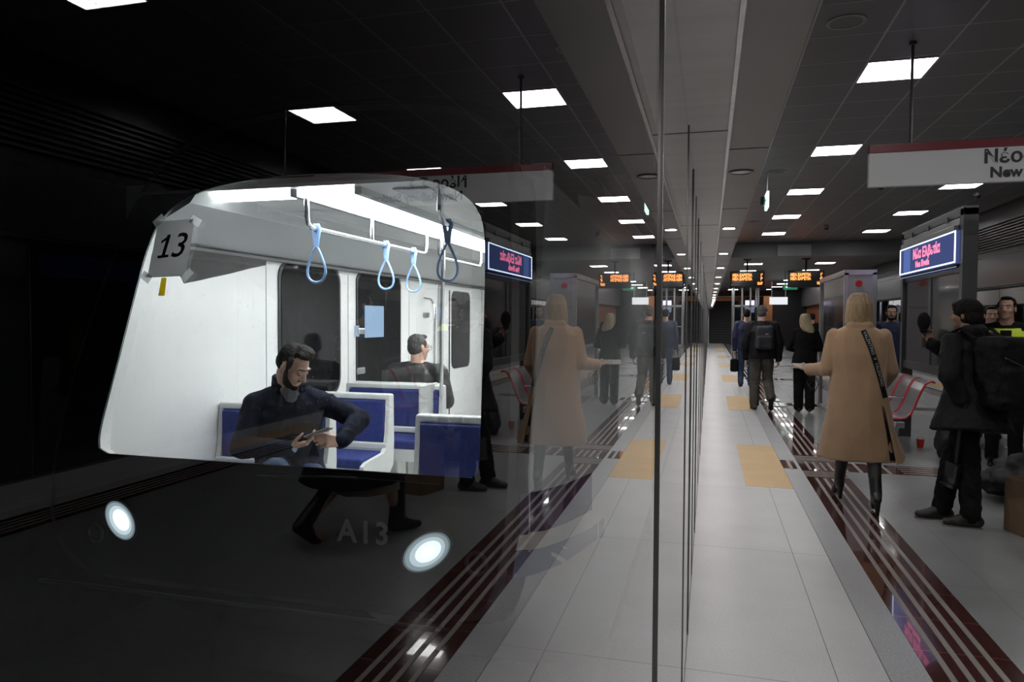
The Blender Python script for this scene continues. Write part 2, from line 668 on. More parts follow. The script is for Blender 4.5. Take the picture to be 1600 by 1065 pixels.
def header(sgn, ox, name_a, name_b, name_c, name_d):
    def X(x):
        return ox + sgn * x
    prof = [(-0.12, ZT), (0.0, ZT), (0.149, ZT), (0.149, ZT + 0.006), (0.318, ZT + 0.006), (0.318, 2.90), (0.26, 2.92), (0.26, CEIL), (-0.12, CEIL)]
    b = MB()
    b.prism([(X(x), Y0, z) for x, z in prof], (0, 50 - Y0, 0))
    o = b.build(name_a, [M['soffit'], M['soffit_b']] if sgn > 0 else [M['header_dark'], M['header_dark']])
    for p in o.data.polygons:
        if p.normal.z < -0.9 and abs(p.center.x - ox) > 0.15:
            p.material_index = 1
    struct(o)
    c = MB()
    lo, hi = sorted((X(0.143), X(0.156)))
    c.box(lo, hi, Y0, 50, ZT - 0.006, ZT + 0.016)
    struct(c.build(name_b, M['steel']))
    j = MB()
    y = 2.9 - 2.83 * 2
    while y < 50:
        lo, hi = sorted((X(0.0), X(0.143)))
        j.box(lo, hi, y - 0.004, y + 0.004, ZT - 0.0015, ZT + 0.01)
        y += 2.83
    y = 3.25 - 1.72 * 4
    while y < 50:
        lo, hi = sorted((X(0.156), X(0.318)))
        j.box(lo, hi, y - 0.004, y + 0.004, ZT + 0.0045, ZT + 0.02)
        y += 1.72
    struct(j.build(name_c, M['soffit_dark']))
    g = MB()
    for k in range(10):
        z = 3.05 + 0.058 * k
        lo, hi = sorted((X(0.26), X(0.32)))
        g.box(lo, hi, Y0, 50, z, z + 0.022)
    struct(g.build(name_d, M['grille']))


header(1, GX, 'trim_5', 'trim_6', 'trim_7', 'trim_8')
header(-1, X2, 'trim_9', 'trim_10', 'trim_11', 'trim_12')
wb = MB()
wb.box(0.2, 5.76, Y0 - 0.1, Y0, 0, CEIL)
struct(wb.build('wall_back', M['ceiling']))

ce = MB()
ce.box(0.2, 5.76, Y0, 23.4, CEIL, CEIL + 0.1)
ce.box(0.2, 5.76, 23.4, 23.6, 3.5, CEIL + 0.1)
ce.box(0.2, 5.76, 23.6, 50.0, 3.5, 3.6)
struct(ce.build('ceiling', M['ceiling']))
cj = MB()
for k in range(-1, 8):
    x = 1.385 + 0.6025 * k
    cj.box(x - 0.009, x + 0.009, Y0, 23.4, CEIL - 0.003, CEIL + 0.01)
y = 7.97 - 0.672 * 19
while y < 23.3:
    cj.box(0.25, 5.7, y - 0.006, y + 0.006, CEIL - 0.002, CEIL + 0.01)
    y += 0.672
struct(cj.build('trim_13', M['joint']))
dp = MB()                                # square access panel on the bulkhead
dp.box(2.0, 2.95, 23.385, 23.4, 3.52, 3.86)
struct(dp.build('trim_14', M['joint']))

# ------------------------------------------------------------------ lights
ORD = ['first', 'second', 'third', 'fourth', 'fifth', 'sixth', 'seventh', 'eighth', 'ninth', 'tenth', 'eleventh', 'twelfth', 'thirteenth', 'fourteenth', 'fifteenth', 'sixteenth', 'seventeenth']


def ceiling_light():
    e = empty('ceiling_light')
    f = MB()
    s, t = 0.31, 0.022
    f.box(-s, s, -s, -s + t, -0.006, 0.01)
    f.box(-s, s, s - t, s, -0.006, 0.01)
    f.box(-s, -s + t, -s + t, s - t, -0.006, 0.01)
    f.box(s - t, s, -s + t, s - t, -0.006, 0.01)
    f.build('frame', M['joint'], e)
    d = MB()
    q = s - t
    d.box(-q, q, -q, q, -0.003, 0.008)
    d.build('diffuser', M['panel_light'], e)
    return e


proto = ceiling_light()
used = False
for row, (xc, rn) in enumerate(((1.69, 'over the near tactile strip'), (4.27, 'over the far tactile strip'))):
    for k in range(-3, 5):  # first of each row is unseen behind the camera, added for its light
        e = proto if not used else copy_tree(proto)
        used = True
        e.location = (xc, 7.66 + 3.36 * k, CEIL)
        tag(e, 'square ceiling light panel, %s from the front %s (first of each row added unseen)' % (ORD[k + 3], rn), 'ceiling light',
            'square light panels in the high ceiling')
for row, (xc, rn) in enumerate(((1.45, 'left'), (3.75, 'right'))):
    for k in range(7):  # later panels of each row are added to brighten the far end
        e = copy_tree(proto)
        e.location = (xc, 26.2 + 3.6 * k, 3.5)
        tag(e, 'square light panel in the low far ceiling, %s in its %s row (later ones added)' % (ORD[k], rn),
            'ceiling light', 'square light panels in the low ceiling')

SN = Vector((0, 0, -1))


def downlight(lit):
    e = empty('downlight')
    b = MB()
    b.ring((0, 0, 0), SN, 0.045, 0.06, 0.006)
    b.build('bezel', M['steel_dark'] if not lit else M['steel'], e, smooth=False)
    b = MB()
    b.disc((0, 0, 0), SN, 0.045, 0.045, -0.001, 0.003)
    b.build('lens', M['down_light'] if lit else M['steel'], e)
    return e


dl_on, dl_off = downlight(True), downlight(False)
for k in [0, 1, -1, -2] + list(range(2, 17)):
    yy = 3.75 + 2.246 * k
    e = dl_off if k == 0 else (dl_on if k == 1 else copy_tree(dl_on))
    e.location = (0.1435, yy, ZT + 0.006)
    tag(e, ('unlit round downlight with a dark ring in the glass wall soffit' if k == 0 else
            ('lit round downlight in the soffit, %s beyond the unlit one' % ORD[k - 1] if k > 0 else 'lit round downlight in the soffit, %s on our side of the unlit one' % ORD[-k - 1])), 'downlight', 'downlights in the soffit')

# ------------------------------------------------------------------ ceiling fittings
for i, (x, y) in enumerate(((1.03, 6.33), (1.03, 12.36), (1.0, 18.42))):
    e = empty('ceiling_speaker', (x, y, CEIL))
    b = MB(); b.ring((0, 0, -0.008), (0, 0, 1), 0.125, 0.15, 0.01); b.build('rim', mat('light_grey_plastic', (0.3, 0.3, 0.3), 0.5), e)
    b = MB(); b.disc((0, 0, 0), (0, 0, 1), 0.125, 0.125, -0.005, 0.005); b.build('grille', mat('speaker_mesh', (0.16, 0.16, 0.16), 0.6), e)
    tag(e, 'round white ceiling speaker, %s from the front' % ORD[i], 'speaker', 'round ceiling speakers')


def dome_camera(px, py, label):
    p = atZ(px, py, 3.82)
    e = empty('security_camera', (p.x, p.y, CEIL))
    b = MB(); b.disc((0, 0, 0), (0, 0, -1), 0.07, 0.065, 0, 0.07); b.build('housing', mat('light_grey_plastic', (0.3, 0.3, 0.3), 0.5), e, smooth=True)
    b = MB()
    rings = []
    for k in range(7):
        a = k / 6 * PI / 2 * 0.98
        rings.append([Vector((0.055 * math.cos(a) * math.cos(t * PI / 8), 0.055 * math.cos(a) * math.sin(t * PI / 8), -0.07 - 0.055 * math.sin(a))) for t in range(16)])
    b.loft(rings)
    b.build('dome', M['black_gloss'], e, smooth=True)
    tag(e, label, 'security camera')


dome_camera(1527, 311, 'white housed dome camera on the ceiling above the station name display')
dome_camera(1291, 360, 'dark dome camera on the ceiling between the two light rows')
dome_camera(1376, 297, 'small dome sensor on the ceiling below the left part of the hanging sign')

# exit sign on the ceiling close to the soffit, seen almost edge on
e = empty('exit_sign', (0.88, 12.4, 3.50))
b = MB(); b.rbox(-0.02, 0.02, -0.22, 0.22, -0.14, 0.12, 0.006); b.build('body', emat('green_white_sign_glow', (0.62, 0.95, 0.82), 1.6), e)
b = MB(); b.tube([(0, 0, 0.12), (0, 0, CEIL - 3.50)], 0.012); b.build('rod', M['steel'], e)
b = MB(); b.rbox(-0.10, -0.03, -0.05, 0.05, -0.08, 0.06, 0.02); b.build('lamp_housing', M['black_gloss'], e)
b = MB()
b.box(-0.0215, 0.0215, -0.14, 0.02, -0.02, 0.01); b.box(-0.0215, 0.0215, 0.06, 0.13, -0.07, 0.07)
b.build('pictogram', emat('sign_green', (0.02, 0.45, 0.2), 0.8), e)
tag(e, 'narrow lit green and white exit sign hanging edge-on beside the soffit', 'exit sign')
e = empty('exit_sign', (3.05, 30.0, 2.86))
b = MB(); b.rbox(-0.26, 0.26, -0.04, 0.04, -0.1, 0.08, 0.01); b.build('body', emat('sign_green_soft', (0.05, 0.36, 0.20), 0.5), e)
b = MB(); b.tube([(-0.2, 0, 0.1), (-0.2, 0, 0.64)], 0.012); b.build('rod', M['steel_dark'], e)
b = MB(); b.tube([(0.2, 0, 0.1), (0.2, 0, 0.64)], 0.012); b.build('rod', M['steel_dark'], e)
b = MB(); b.prism([(-0.2, -0.042, 0), (-0.12, -0.042, 0.05), (-0.12, -0.042, 0.02), (0.02, -0.042, 0.02), (0.02, -0.042, -0.02), (-0.12, -0.042, -0.02), (-0.12, -0.042, -0.05)], (0, 0.003, 0))
b.build('arrow', emat('exit_white', (0.8, 0.9, 0.85), 1.0), e)
tag(e, 'small green exit sign hanging far off under the low ceiling', 'exit sign')

# ------------------------------------------------------------------ hanging name sign
e = empty('hanging_sign', (2.98, 6.92, 3.08))
sx = 2.98 - 1.326
b = MB(); b.rbox(-sx, sx, -0.03, 0.03, -0.362, -0.072, 0.004); b.build('sign_face', M['white_sign'], e)
b = MB(); b.rbox(-sx, sx, -0.032, 0.032, -0.072, 0.0, 0.004); b.build('red_band', M['sign_red'], e)
for x in (1.656 - 2.98, -(1.656 - 2.98)):
    b = MB(); b.tube([(x, 0, 0), (x, 0, CEIL - 3.08)], 0.013); b.tube([(x, 0, CEIL - 3.11), (x, 0, CEIL - 3.08)], 0.03)
    b.build('rod', M['steel_dark'], e)
for yy, xd in ((-0.0335, 1), (0.0335, -1)):
    ox = 2.20 - 2.98 if xd > 0 else 0.6
    text_mesh('lettering', 'Νέος Σ.Σ.', 0.155, M['ink'], frame_mx((ox, yy, -0.155), (xd, 0, 0), (0, 0, 1)), e, 0.002, bold=0.004)
    text_mesh('lettering', 'New Railway Station', 0.12, M['ink'], frame_mx((ox + 0.05 * xd, yy, -0.285), (xd, 0, 0), (0, 0, 1)), e, 0.002, bold=0.004)
tag(e, 'long pale hanging sign with a dark red top band and black lettering', 'sign')

# ------------------------------------------------------------------ two orange LED departure displays
M['led'] = emat('orange_led', (1.0, 0.30, 0.07), 2.6)


def led_display(x0, x1, z0, z1, Y, label, times):
    cx_, hw = (x0 + x1) / 2, (x1 - x0) / 2
    zc, hh = (z0 + z1) / 2, (z1 - z0) / 2
    e = empty('departure_display', (cx_, Y, zc))
    b = MB(); b.rbox(-hw, hw, -0.09, 0.09, -hh, hh, 0.012); b.build('housing', M['black_matt'], e)
    b = MB(); b.box(-hw + 0.03, hw - 0.03, -0.094, -0.088, -hh + 0.03, hh - 0.03); b.build('screen', M['black_gloss'], e)
    b = MB(); b.tube([(0, 0, hh), (0, 0, 3.5 - zc)], 0.03); b.rbox(-0.12, 0.12, -0.05, 0.05, 3.5 - zc - 0.03, 3.5 - zc, 0.004); b.build('bracket', M['black_matt'], e)
    for k, (t, r) in enumerate((('ΝΕΑ ΕΛΒΕΤΙΑ', times[0]), ('ΝΕΑ ΕΛΒΕΤΙΑ', times[1]))):
        z = hh * (0.48 - 0.46 * k)
        text_mesh('led_text', t, 0.125, M['led'], frame_mx((-hw + 0.07, -0.096, z), (1, 0, 0), (0, 0, 1)), e, 0.001, bold=0.006, sx=0.74)
        text_mesh('led_text', r, 0.125, M['led'], frame_mx((hw - 0.06, -0.096, z), (1, 0, 0), (0, 0, 1)), e, 0.001, align='RIGHT', bold=0.006, sx=0.8)
    text_mesh('led_text', '16:47', 0.12, M['led'], frame_mx((hw - 0.06, -0.096, -hh * 0.52), (1, 0, 0), (0, 0, 1)), e, 0.001, align='RIGHT', bold=0.006, sx=0.6)
    tag(e, label, 'departure display', 'orange LED departure displays')


led_display(0.635, 1.68, 2.60, 3.12, 24.2, 'black departure display with orange text hanging nearer the soffit', ("1'", "7'"))
led_display(2.38, 3.44, 2.60, 3.12, 24.2, 'black departure display with orange text above the blonde woman in black', ("1'", "6'"))

# ------------------------------------------------------------------ glazed display frame with lit station name
XT = 2.5
e = empty('station_name_display', (XT, 9.55, 0))
ya, yb = 8.34 - 9.55, 10.78 - 9.55
b = MB()
b.rbox(0.0, 0.14, ya, ya + 0.10, 0, 2.72, 0.006); b.build('post', M['steel_dark'], e)
b = MB(); b.rbox(0.0, 0.14, yb - 0.10, yb, 0, 2.72, 0.006); b.build('post', M['steel_dark'], e)
b = MB(); b.rbox(0.0, 0.14, ya, yb, 2.64, 2.74, 0.006)
for yy in (-0.7, 0.0, 0.7):
    b.box(-0.012, 0.0, yy - 0.03, yy + 0.03, 2.62, 2.68)
b.build('top_rail', M['steel_dark'], e)
b = MB(); b.rbox(0.02, 0.12, ya + 0.1, yb - 0.1, 0.93, 1.03, 0.005); b.rbox(0.02, 0.12, ya + 0.1, yb - 0.1, 2.06, 2.12, 0.005)
b.rbox(0.02, 0.12, -0.06, 0.04, 1.03, 2.06, 0.005)
b.build('cross_rail', M['steel_dark'], e)
b = MB(); b.rbox(0.03, 0.11, ya + 0.1, -0.06, 1.03, 2.06, 0.004); b.build('poster_glass', M['black_gloss'], e)
b = MB(); b.rbox(0.03, 0.11, 0.04, yb - 0.1, 1.03, 2.06, 0.004); b.build('poster_glass', M['black_gloss'], e)
b = MB(); b.rbox(0.0, 0.12, ya + 0.12, yb - 0.1, 2.56, 2.63, 0.004); b.rbox(-0.03, 0.12, ya + 0.2, yb - 0.08, 2.50, 2.56, 0.004); b.build('hood', M['steel'], e)
b = MB(); b.rbox(-0.03, 0.12, ya + 0.12, yb - 0.06, 2.165, 2.50, 0.004); b.build('lit_box', emat('blue_screen_glow', (0.055, 0.075, 0.20), 1.0), e)
M['tube_white'] = emat('blue_white_tube', (0.62, 0.74, 1.0), 3.2)
b = MB()
y0_, y1_ = ya + 0.12, yb - 0.06
b.box(-0.034, -0.03, y0_, y1_, 2.487, 2.50); b.box(-0.034, -0.03, y0_, y1_, 2.165, 2.18)
b.box(-0.034, -0.03, y0_, y0_ + 0.035, 2.18, 2.487); b.box(-0.034, -0.03, y1_ - 0.035, y1_, 2.18, 2.487)
b.build('light_border', M['tube_white'], e)
b = MB(); b.box(-0.034, -0.03, y1_ - 0.5, y1_ - 0.2, 2.19, 2.48)
b.build('glow_patch', emat('blue_glow_patch', (0.10, 0.16, 0.42), 1.0), e)
M['pink'] = emat('pink_letter_glow', (1.0, 0.22, 0.38), 1.6)
text_mesh('lettering', 'Νέα Ελβετία', 0.16, M['pink'], frame_mx((-0.036, 0.52, 2.375), (0, -1, 0), (0, 0, 1)), e, 0.001, bold=0.006, sx=1.15)
text_mesh('lettering', 'Nea Elvetia', 0.105, M['pink'], frame_mx((-0.036, 0.40, 2.25), (0, -1, 0), (0, 0, 1)), e, 0.001, bold=0.004, sx=1.2)
b = MB(); b.box(-0.02, 0.10, y0_, y1_, 2.125, 2.155); b.build('lower_lip', M['black_matt'], e)
b = MB(); b.box(-0.024, -0.02, y0_, y1_, 2.118, 2.124); b.build('light_line', emat('thin_blue_line', (0.35, 0.45, 0.8), 0.9), e)
tag(e, 'tall steel framed glass display with a lit blue station name box on top', 'display')

# ------------------------------------------------------------------ glazed service cabin with the red call light
e = empty('service_column', (2.13, 12.7, 0))
b = MB()
for (x, y) in ((-0.19, -1.2), (0.19, -1.2), (-0.19, 1.2), (0.19, 1.2)):
    b.rbox(x - 0.03, x + 0.03, y - 0.03, y + 0.03, 0, 2.26, 0.004)
b.rbox(-0.22, 0.22, -1.23, 1.23, 2.22, 2.30, 0.005)
b.rbox(-0.2, 0.2, -1.2, 1.2, 0.0, 0.08, 0.005)
b.rbox(-0.2, -0.17, -1.2, 1.2, 1.05, 1.10, 0.004)
b.build('frame', M['steel'], e)
b = MB(); b.box(-0.186, -0.18, -1.17, 1.17, 0.08, 2.22); b.build('side_glass', M['black_gloss'], e)
b = MB(); b.box(-0.16, 0.16, -1.215, -1.2, 1.75, 2.22); b.box(-0.16, 0.16, -1.212, -1.2, 0.08, 1.74)
b.build('front_panel', mat('grey_white_panel', (0.40, 0.39, 0.39), 0.3, 0.4), e)
b = MB(); b.disc((-0.02, -1.215, 2.10), (0, -1, 0), 0.05, 0.042, 0, 0.03); b.build('call_light', mat('red_lamp', (0.45, 0.01, 0.015), 0.3, emit=(1, 0.02, 0.02), estr=0.03), e, smooth=True)
tag(e, 'glazed steel service column with a red round light on its pale top', 'service column')

# ------------------------------------------------------------------ benches
M['seat_sheet'] = mat('perforated_steel_seat', (0.42, 0.42, 0.43), 0.28, 0.85, var=0.1, scale=60)
M['red_edge'] = mat('red_seat_edging', (0.42, 0.012, 0.03), 0.3)


def seat_profile():
    pts = [(-0.30, 0.475), (-0.265, 0.452), (-0.20, 0.440), (-0.10, 0.432), (0.0, 0.430), (0.07, 0.445), (0.115, 0.485),
           (0.15, 0.56), (0.185, 0.66), (0.225, 0.76), (0.265, 0.835), (0.30, 0.865), (0.335, 0.87), (0.36, 0.855)]
    return pts


def bench_seat(parent, y):
    w2 = 0.245
    pr = seat_profile()
    rings = []
    for x, z in pr:
        rings.append([Vector((x, y - w2, z)), Vector((x, y + w2, z)), Vector((x, y + w2, z - 0.008)), Vector((x, y - w2, z - 0.008))])
    b = MB(); b.loft(rings)
    s = b.build('seat', M['seat_sheet'], parent)
    for sy in (-1, 1):
        b = MB()
        b.tube([(x, y + sy * w2, z - 0.004) for x, z in pr], 0.013, 8)
        b.build('edging', M['red_edge'], s, smooth=True)


def bench(loc, n, label):
    e = empty('platform_bench', loc)
    for k in range(n):
        bench_seat(e, (k - (n - 1) / 2) * 0.54)
    L = n * 0.27 + 0.02
    b = MB(); b.rbox(-0.05, 0.05, -L, L, 0.33, 0.40, 0.008)
    for k in range(n):
        yc = (k - (n - 1) / 2) * 0.54
        b.box(-0.03, 0.03, yc - 0.03, yc + 0.03, 0.40, 0.435)
    b.build('beam', M['steel'], e)
    for s in (-1, 1):
        b = MB(); b.rbox(-0.045, 0.045, s * (L - 0.35) - 0.045, s * (L - 0.35) + 0.045, 0.012, 0.34, 0.006)
        b.rbox(-0.08, 0.08, s * (L - 0.35) - 0.08, s * (L - 0.35) + 0.08, 0, 0.014, 0.004)
        b.build('leg', M['steel'], e)
    b = MB()
    yc = -L + 0.56
    b.tube([(-0.24, yc, 0.64), (-0.05, yc, 0.64), (0.16, yc, 0.62)], 0.012, 8)
    b.tube([(-0.05, yc, 0.64), (-0.02, yc, 0.45)], 0.010, 8)
    b.build('armrest', M['chrome'], e)
    tag(e, label, 'bench', 'steel benches with red edging')
    return e


bench((2.12, 10.15, 0), 4, 'steel bench with red edged seats in front of the station name display')
bench((3.62, 9.3, 0), 4, 'steel bench with red edged seats beside the man in the yellow vest')

# ------------------------------------------------------------------ litter, cup, boxes, bag
p = atZ(1438, 699)
e = empty('paper_cup', (p.x, p.y, 0))
b = MB(); b.disc((0, 0, 0), (0, 0, 1), 0.032, 0.045, 0, 0.11); b.build('cup', mat('red_paper_cup', (0.55, 0.03, 0.015), 0.4), e, smooth=True)
b = MB(); b.ring((0, 0, 0.108), (0, 0, 1), 0.041, 0.047, 0.006); b.build('rim', mat('cup_rim', (0.7, 0.68, 0.62), 0.4), e)
tag(e, 'red paper cup standing on the floor near the bench', 'cup')


def crumple(name, loc, size, m, label, cat, flat=0.25, seed=0, rz=0.0):
    bm = bmesh.new()
    bmesh.ops.create_icosphere(bm, subdivisions=4, radius=1.0)
    for v in bm.verts:
        n_ = noise.noise(v.co * 1.7 + Vector((seed, 0, 0))) + 0.5 * noise.noise(v.co * 4.1 + Vector((0, seed, 0)))
        r_ = noise.cell(v.co * 3 + Vector((seed, 1, 2)))
        v.co *= 1 + 0.35 * n_ + 0.05 * r_
        v.co = Vector((v.co.x * size[0], v.co.y * size[1], max(-0.98, v.co.z) * size[2]))
    zmin = min(v.co.z for v in bm.verts)
    for v in bm.verts:
        v.co.z -= zmin
    me = bpy.data.meshes.new(name)
    bm.to_mesh(me); bm.free()
    me.materials.append(m)
    for p_ in me.polygons:
        p_.use_smooth = True
    o = bpy.data.objects.new(name, me)
    o.location = loc
    o.rotation_euler = (0, 0, rz)
    COL.objects.link(o)
    tag(o, label, cat)
    return o


M['plastic_clear'] = mat('milky_plastic_bag', (0.50, 0.52, 0.60), 0.15, 0.0, bump=0.6, bscale=9, coat=0.5)
crumple('plastic_bag', (2.08, 10.2, 0), (0.24, 0.42, 0.13), M['plastic_clear'], 'crumpled milky plastic bag on the floor under the bench', 'plastic bag', seed=3)
crumple('black_rucksack', (2.62, 9.15, 0), (0.11, 0.13, 0.20), M['black_matt'], 'black bag standing on the floor by the bench beside the red cup', 'bag', seed=9)
crumple('blue_cloth', (3.95, 10.1, 0), (0.14, 0.08, 0.035), mat('blue_cloth', (0.02, 0.03, 0.30), 0.6), 'small blue cloth on the floor at the right edge', 'cloth', seed=5)
p = atZ(1345, 600)
bagw = crumple('black_garbage_bag', (2.72, 7.05, 0.0), (0.36, 0.45, 0.20), mat('black_bin_bag', (0.007, 0.007, 0.008), 0.5, bump=0.8, bscale=9, spec=0.12),
               'shiny black garbage bag slumped behind the cardboard box', 'garbage bag', seed=12)
M['card'] = mat('brown_cardboard', (0.17, 0.105, 0.06), 0.7, var=0.12, scale=12)
e = empty('cardboard_box', (2.42, 6.02, 0), 0.32)
b = MB()
t = 0.006
b.box(-0.24, 0.24, -0.16, -0.16 + t, 0, 0.40); b.box(-0.24, 0.24, 0.16 - t, 0.16, 0, 0.40)
b.box(-0.24, -0.24 + t, -0.16, 0.16, 0, 0.40); b.box(0.24 - t, 0.24, -0.16, 0.16, 0, 0.40); b.box(-0.24, 0.24, -0.16, 0.16, 0, t)
b.build('carton', M['card'], e)
b = MB(); b.box(-0.24, 0.24, -0.002, 0.002, 0, 0.18, mx=Matrix.Translation((0, -0.160, 0.40)) @ Matrix.Rotation(0.12, 4, 'X')); b.build('flap', M['card'], e)
tag(e, 'open brown cardboard box on the floor at the right edge', 'cardboard box')

# ------------------------------------------------------------------ far end: glass lift, stairs, wood walls
e = empty('lift_shaft', (2.0, 43.0, 0))
b = MB()
for (x, y) in ((-0.66, 0), (-0.2, 0), (0.25, 0), (0.68, 0)):
    b.rbox(x - 0.05, x + 0.05, y - 0.05, y + 0.05, 0, 3.5, 0.01)
b.rbox(-0.7, 0.72, -0.05, 0.05, 2.3, 2.42, 0.01); b.rbox(-0.7, 0.72, -0.05, 0.05, 0, 0.12, 0.01); b.rbox(-0.7, 0.72, -0.06, 0.06, 1.15, 1.2, 0.01)
b.build('frame', M['steel'], e)
for x in (-0.66, 0.68):
    b = MB(); b.rbox(x - 0.05, x + 0.05, 1.95, 2.05, 0, 3.5, 0.01); b.build('rear_post', M['steel'], e)
b = MB(); b.box(-0.66, 0.68, 0.02, 0.03, 0.1, 2.3); b.build('glass', glass_mat('lift_glass', (0.35, 0.4, 0.42)), e)
b = MB(); b.rbox(0.0, 0.5, 0.5, 0.55, 2.0, 2.7, 0.01); b.build('lit_screen', emat('pale_violet_screen', (0.72, 0.68, 1.0), 1.6), e)
tag(e, 'steel framed glass lift at the far end of the platform', 'lift')
b = MB()
for k in range(18):
    b.box(0.02, 2.05, 50.0 + 0.3 * k, 50.35 + 0.3 * k, 0.0, 0.165 * (k + 1))
    b.box(0.02, 2.05, 49.995 + 0.3 * k, 50.0 + 0.3 * k + 0.02, 0.165 * (k + 1) - 0.02, 0.165 * (k + 1) + 0.002, 1)
o = b.build('staircase', [mat('dark_step', (0.045, 0.045, 0.048), 0.5), mat('step_nosing', (0.16, 0.16, 0.16), 0.4)])
tag(o, 'dark steps rising at the far end beside the glass wall', 'staircase')
b = MB(); b.rbox(0.1, 1.9, 55.62, 55.7, 2.35, 2.85, 0.01); o = b.build('lit_panel', emat('white_board_glow', (0.95, 0.97, 1.0), 0.9))
b = MB(); b.rbox(0.55, 1.1, 55.59, 55.65, 2.5, 2.8, 0.01); b.build('screen', M['black_gloss'], o)
tag(o, 'white lit board with a dark screen above the far steps', 'sign board')
b = MB()
b.box(0.0, 6.0, 56.0, 56.2, 0, 2.9, 1); b.box(0.0, 6.0, 56.0, 56.2, 2.9, 5.0, 0); b.box(0.0, 6.0, 55.9, 56.0, 3.3, 3.36, 2)
struct(b.build('wall_front', [M['wood'], mat('grey_far_wall', (0.16, 0.16, 0.17), 0.5), mat('pale_rail', (0.7, 0.7, 0.7), 0.4)]))
b = MB()
b.box(5.6, 5.7, 32, 50, 0, 2.4, 0); b.box(5.3, 5.7, 32, 50, 2.4, 3.5, 1); b.box(3.1, 3.6, 45, 45.2, 0, 3.0, 0); b.box(3.6, 5.6, 46, 46.2, 0, 3.5, 2)
b.box(-0.09, 0.0, 50, 56, 0, 5, 1)
struct(b.build('wall_right', [M['wood'], M['steel'], M['black_matt']]))
b = MB(); b.rbox(2.9, 3.75, 38.0, 38.1, 2.35, 2.72, 0.01); o = b.build('lit_panel', emat('white_board_glow', (0.95, 0.97, 1.0), 0.9))
b = MB(); b.tube([(3.0, 38.05, 2.72), (3.0, 38.05, 3.5)], 0.02); b.build('rod', M['steel'], o); b = MB(); b.tube([(3.65, 38.05, 2.72), (3.65, 38.05, 3.5)], 0.02); b.build('rod', M['steel'], o)
tag(o, 'small white lit board hanging beside the glass lift', 'sign board')

# ------------------------------------------------------------------ tunnel shell behind the glass
b = MB()
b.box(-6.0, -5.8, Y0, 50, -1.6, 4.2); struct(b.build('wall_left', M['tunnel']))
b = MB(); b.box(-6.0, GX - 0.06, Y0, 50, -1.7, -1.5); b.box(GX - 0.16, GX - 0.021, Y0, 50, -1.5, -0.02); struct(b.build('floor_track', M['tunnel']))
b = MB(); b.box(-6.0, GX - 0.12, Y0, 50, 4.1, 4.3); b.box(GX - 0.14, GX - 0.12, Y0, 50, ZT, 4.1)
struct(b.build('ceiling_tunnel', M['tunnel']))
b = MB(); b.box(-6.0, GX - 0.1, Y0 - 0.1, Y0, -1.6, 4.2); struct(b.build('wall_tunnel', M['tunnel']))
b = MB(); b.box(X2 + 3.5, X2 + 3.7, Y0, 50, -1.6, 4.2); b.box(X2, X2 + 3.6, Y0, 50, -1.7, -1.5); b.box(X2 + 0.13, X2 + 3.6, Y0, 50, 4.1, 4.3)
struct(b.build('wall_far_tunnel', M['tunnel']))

# ------------------------------------------------------------------ metro train behind the glass
TY = 3.0           # foot of the windscreen
RAKE, TZ = 0.22, 0.86


def wsp(px, py, off=0.0):
    """point of the train front seen at a measured direction: raked above the sill, upright below"""
    r = ray(px, py)
    t = (TY + RAKE * (H - TZ)) / (r.y - RAKE * r.z)
    p = CAMLOC + r * t
    if p.z < TZ:
        p = atY(px, py, TY)
    return p + Vector((0, -off, 0))


def resample(pts, n):
    pts = [Vector(p) for p in pts]
    L = [0]
    for i in range(len(pts)):
        L.append(L[-1] + (pts[(i + 1) % len(pts)] - pts[i]).length)
    out = []
    for k in range(n):
        d = L[-1] * k / n
        i = max(j for j in range(len(pts)) if L[j] <= d)
        seg = (L[i + 1] - L[i]) or 1
        out.append(pts[i].lerp(pts[(i + 1) % len(pts)], (d - L[i]) / seg))
    return out


def by_angle(pts, c, n):
    """resample a closed outline so that point k lies at angle 2 pi k / n round c in x-z"""
    pts = resample(pts, 1600)
    best = []
    ang = [math.atan2(p.z - c[1], p.x - c[0]) for p in pts]
    for k in range(n):
        a = -PI + 2 * PI * k / n
        i = min(range(len(pts)), key=lambda j: abs((ang[j] - a + PI) % (2 * PI) - PI))
        best.append(pts[i].copy())
    return best


def smooth_loop(pts, it=2):
    for _ in range(it):
        n = len(pts)
        q = []
        for i in range(n):
            a, b = pts[i], pts[(i + 1) % n]
            q += [a.lerp(b, 0.25), a.lerp(b, 0.75)]
        pts = q
    return pts


WS = [(156, 706), (152, 690), (160, 650), (185, 560), (212, 452), (230, 385), (248, 345), (275, 318), (315, 297), (375, 283), (440, 275),
      (520, 270), (600, 271), (650, 277), (695, 288), (728, 305), (748, 328), (757, 356), (758, 420), (756, 500), (753, 600), (750, 700),
      (748, 747), (735, 747), (600, 738), (450, 728), (300, 718), (172, 709)]
MK = [(80, 790), (92, 680), (128, 545), (170, 425), (212, 320), (262, 250), (335, 206), (440, 182), (560, 172), (680, 172), (745, 187),
      (785, 225), (798, 300), (800, 450), (798, 600), (794, 740), (788, 850), (768, 935), (740, 965), (600, 950), (420, 928), (250, 908), (150, 893), (98, 855)]
ws3 = smooth_loop([wsp(*p) for p in WS])
mk3 = smooth_loop([wsp(*p) for p in MK])
TC = (-2.0, 1.35)
N = 160
r0 = by_angle(ws3, TC, N)
r1 = by_angle(mk3, TC, N)


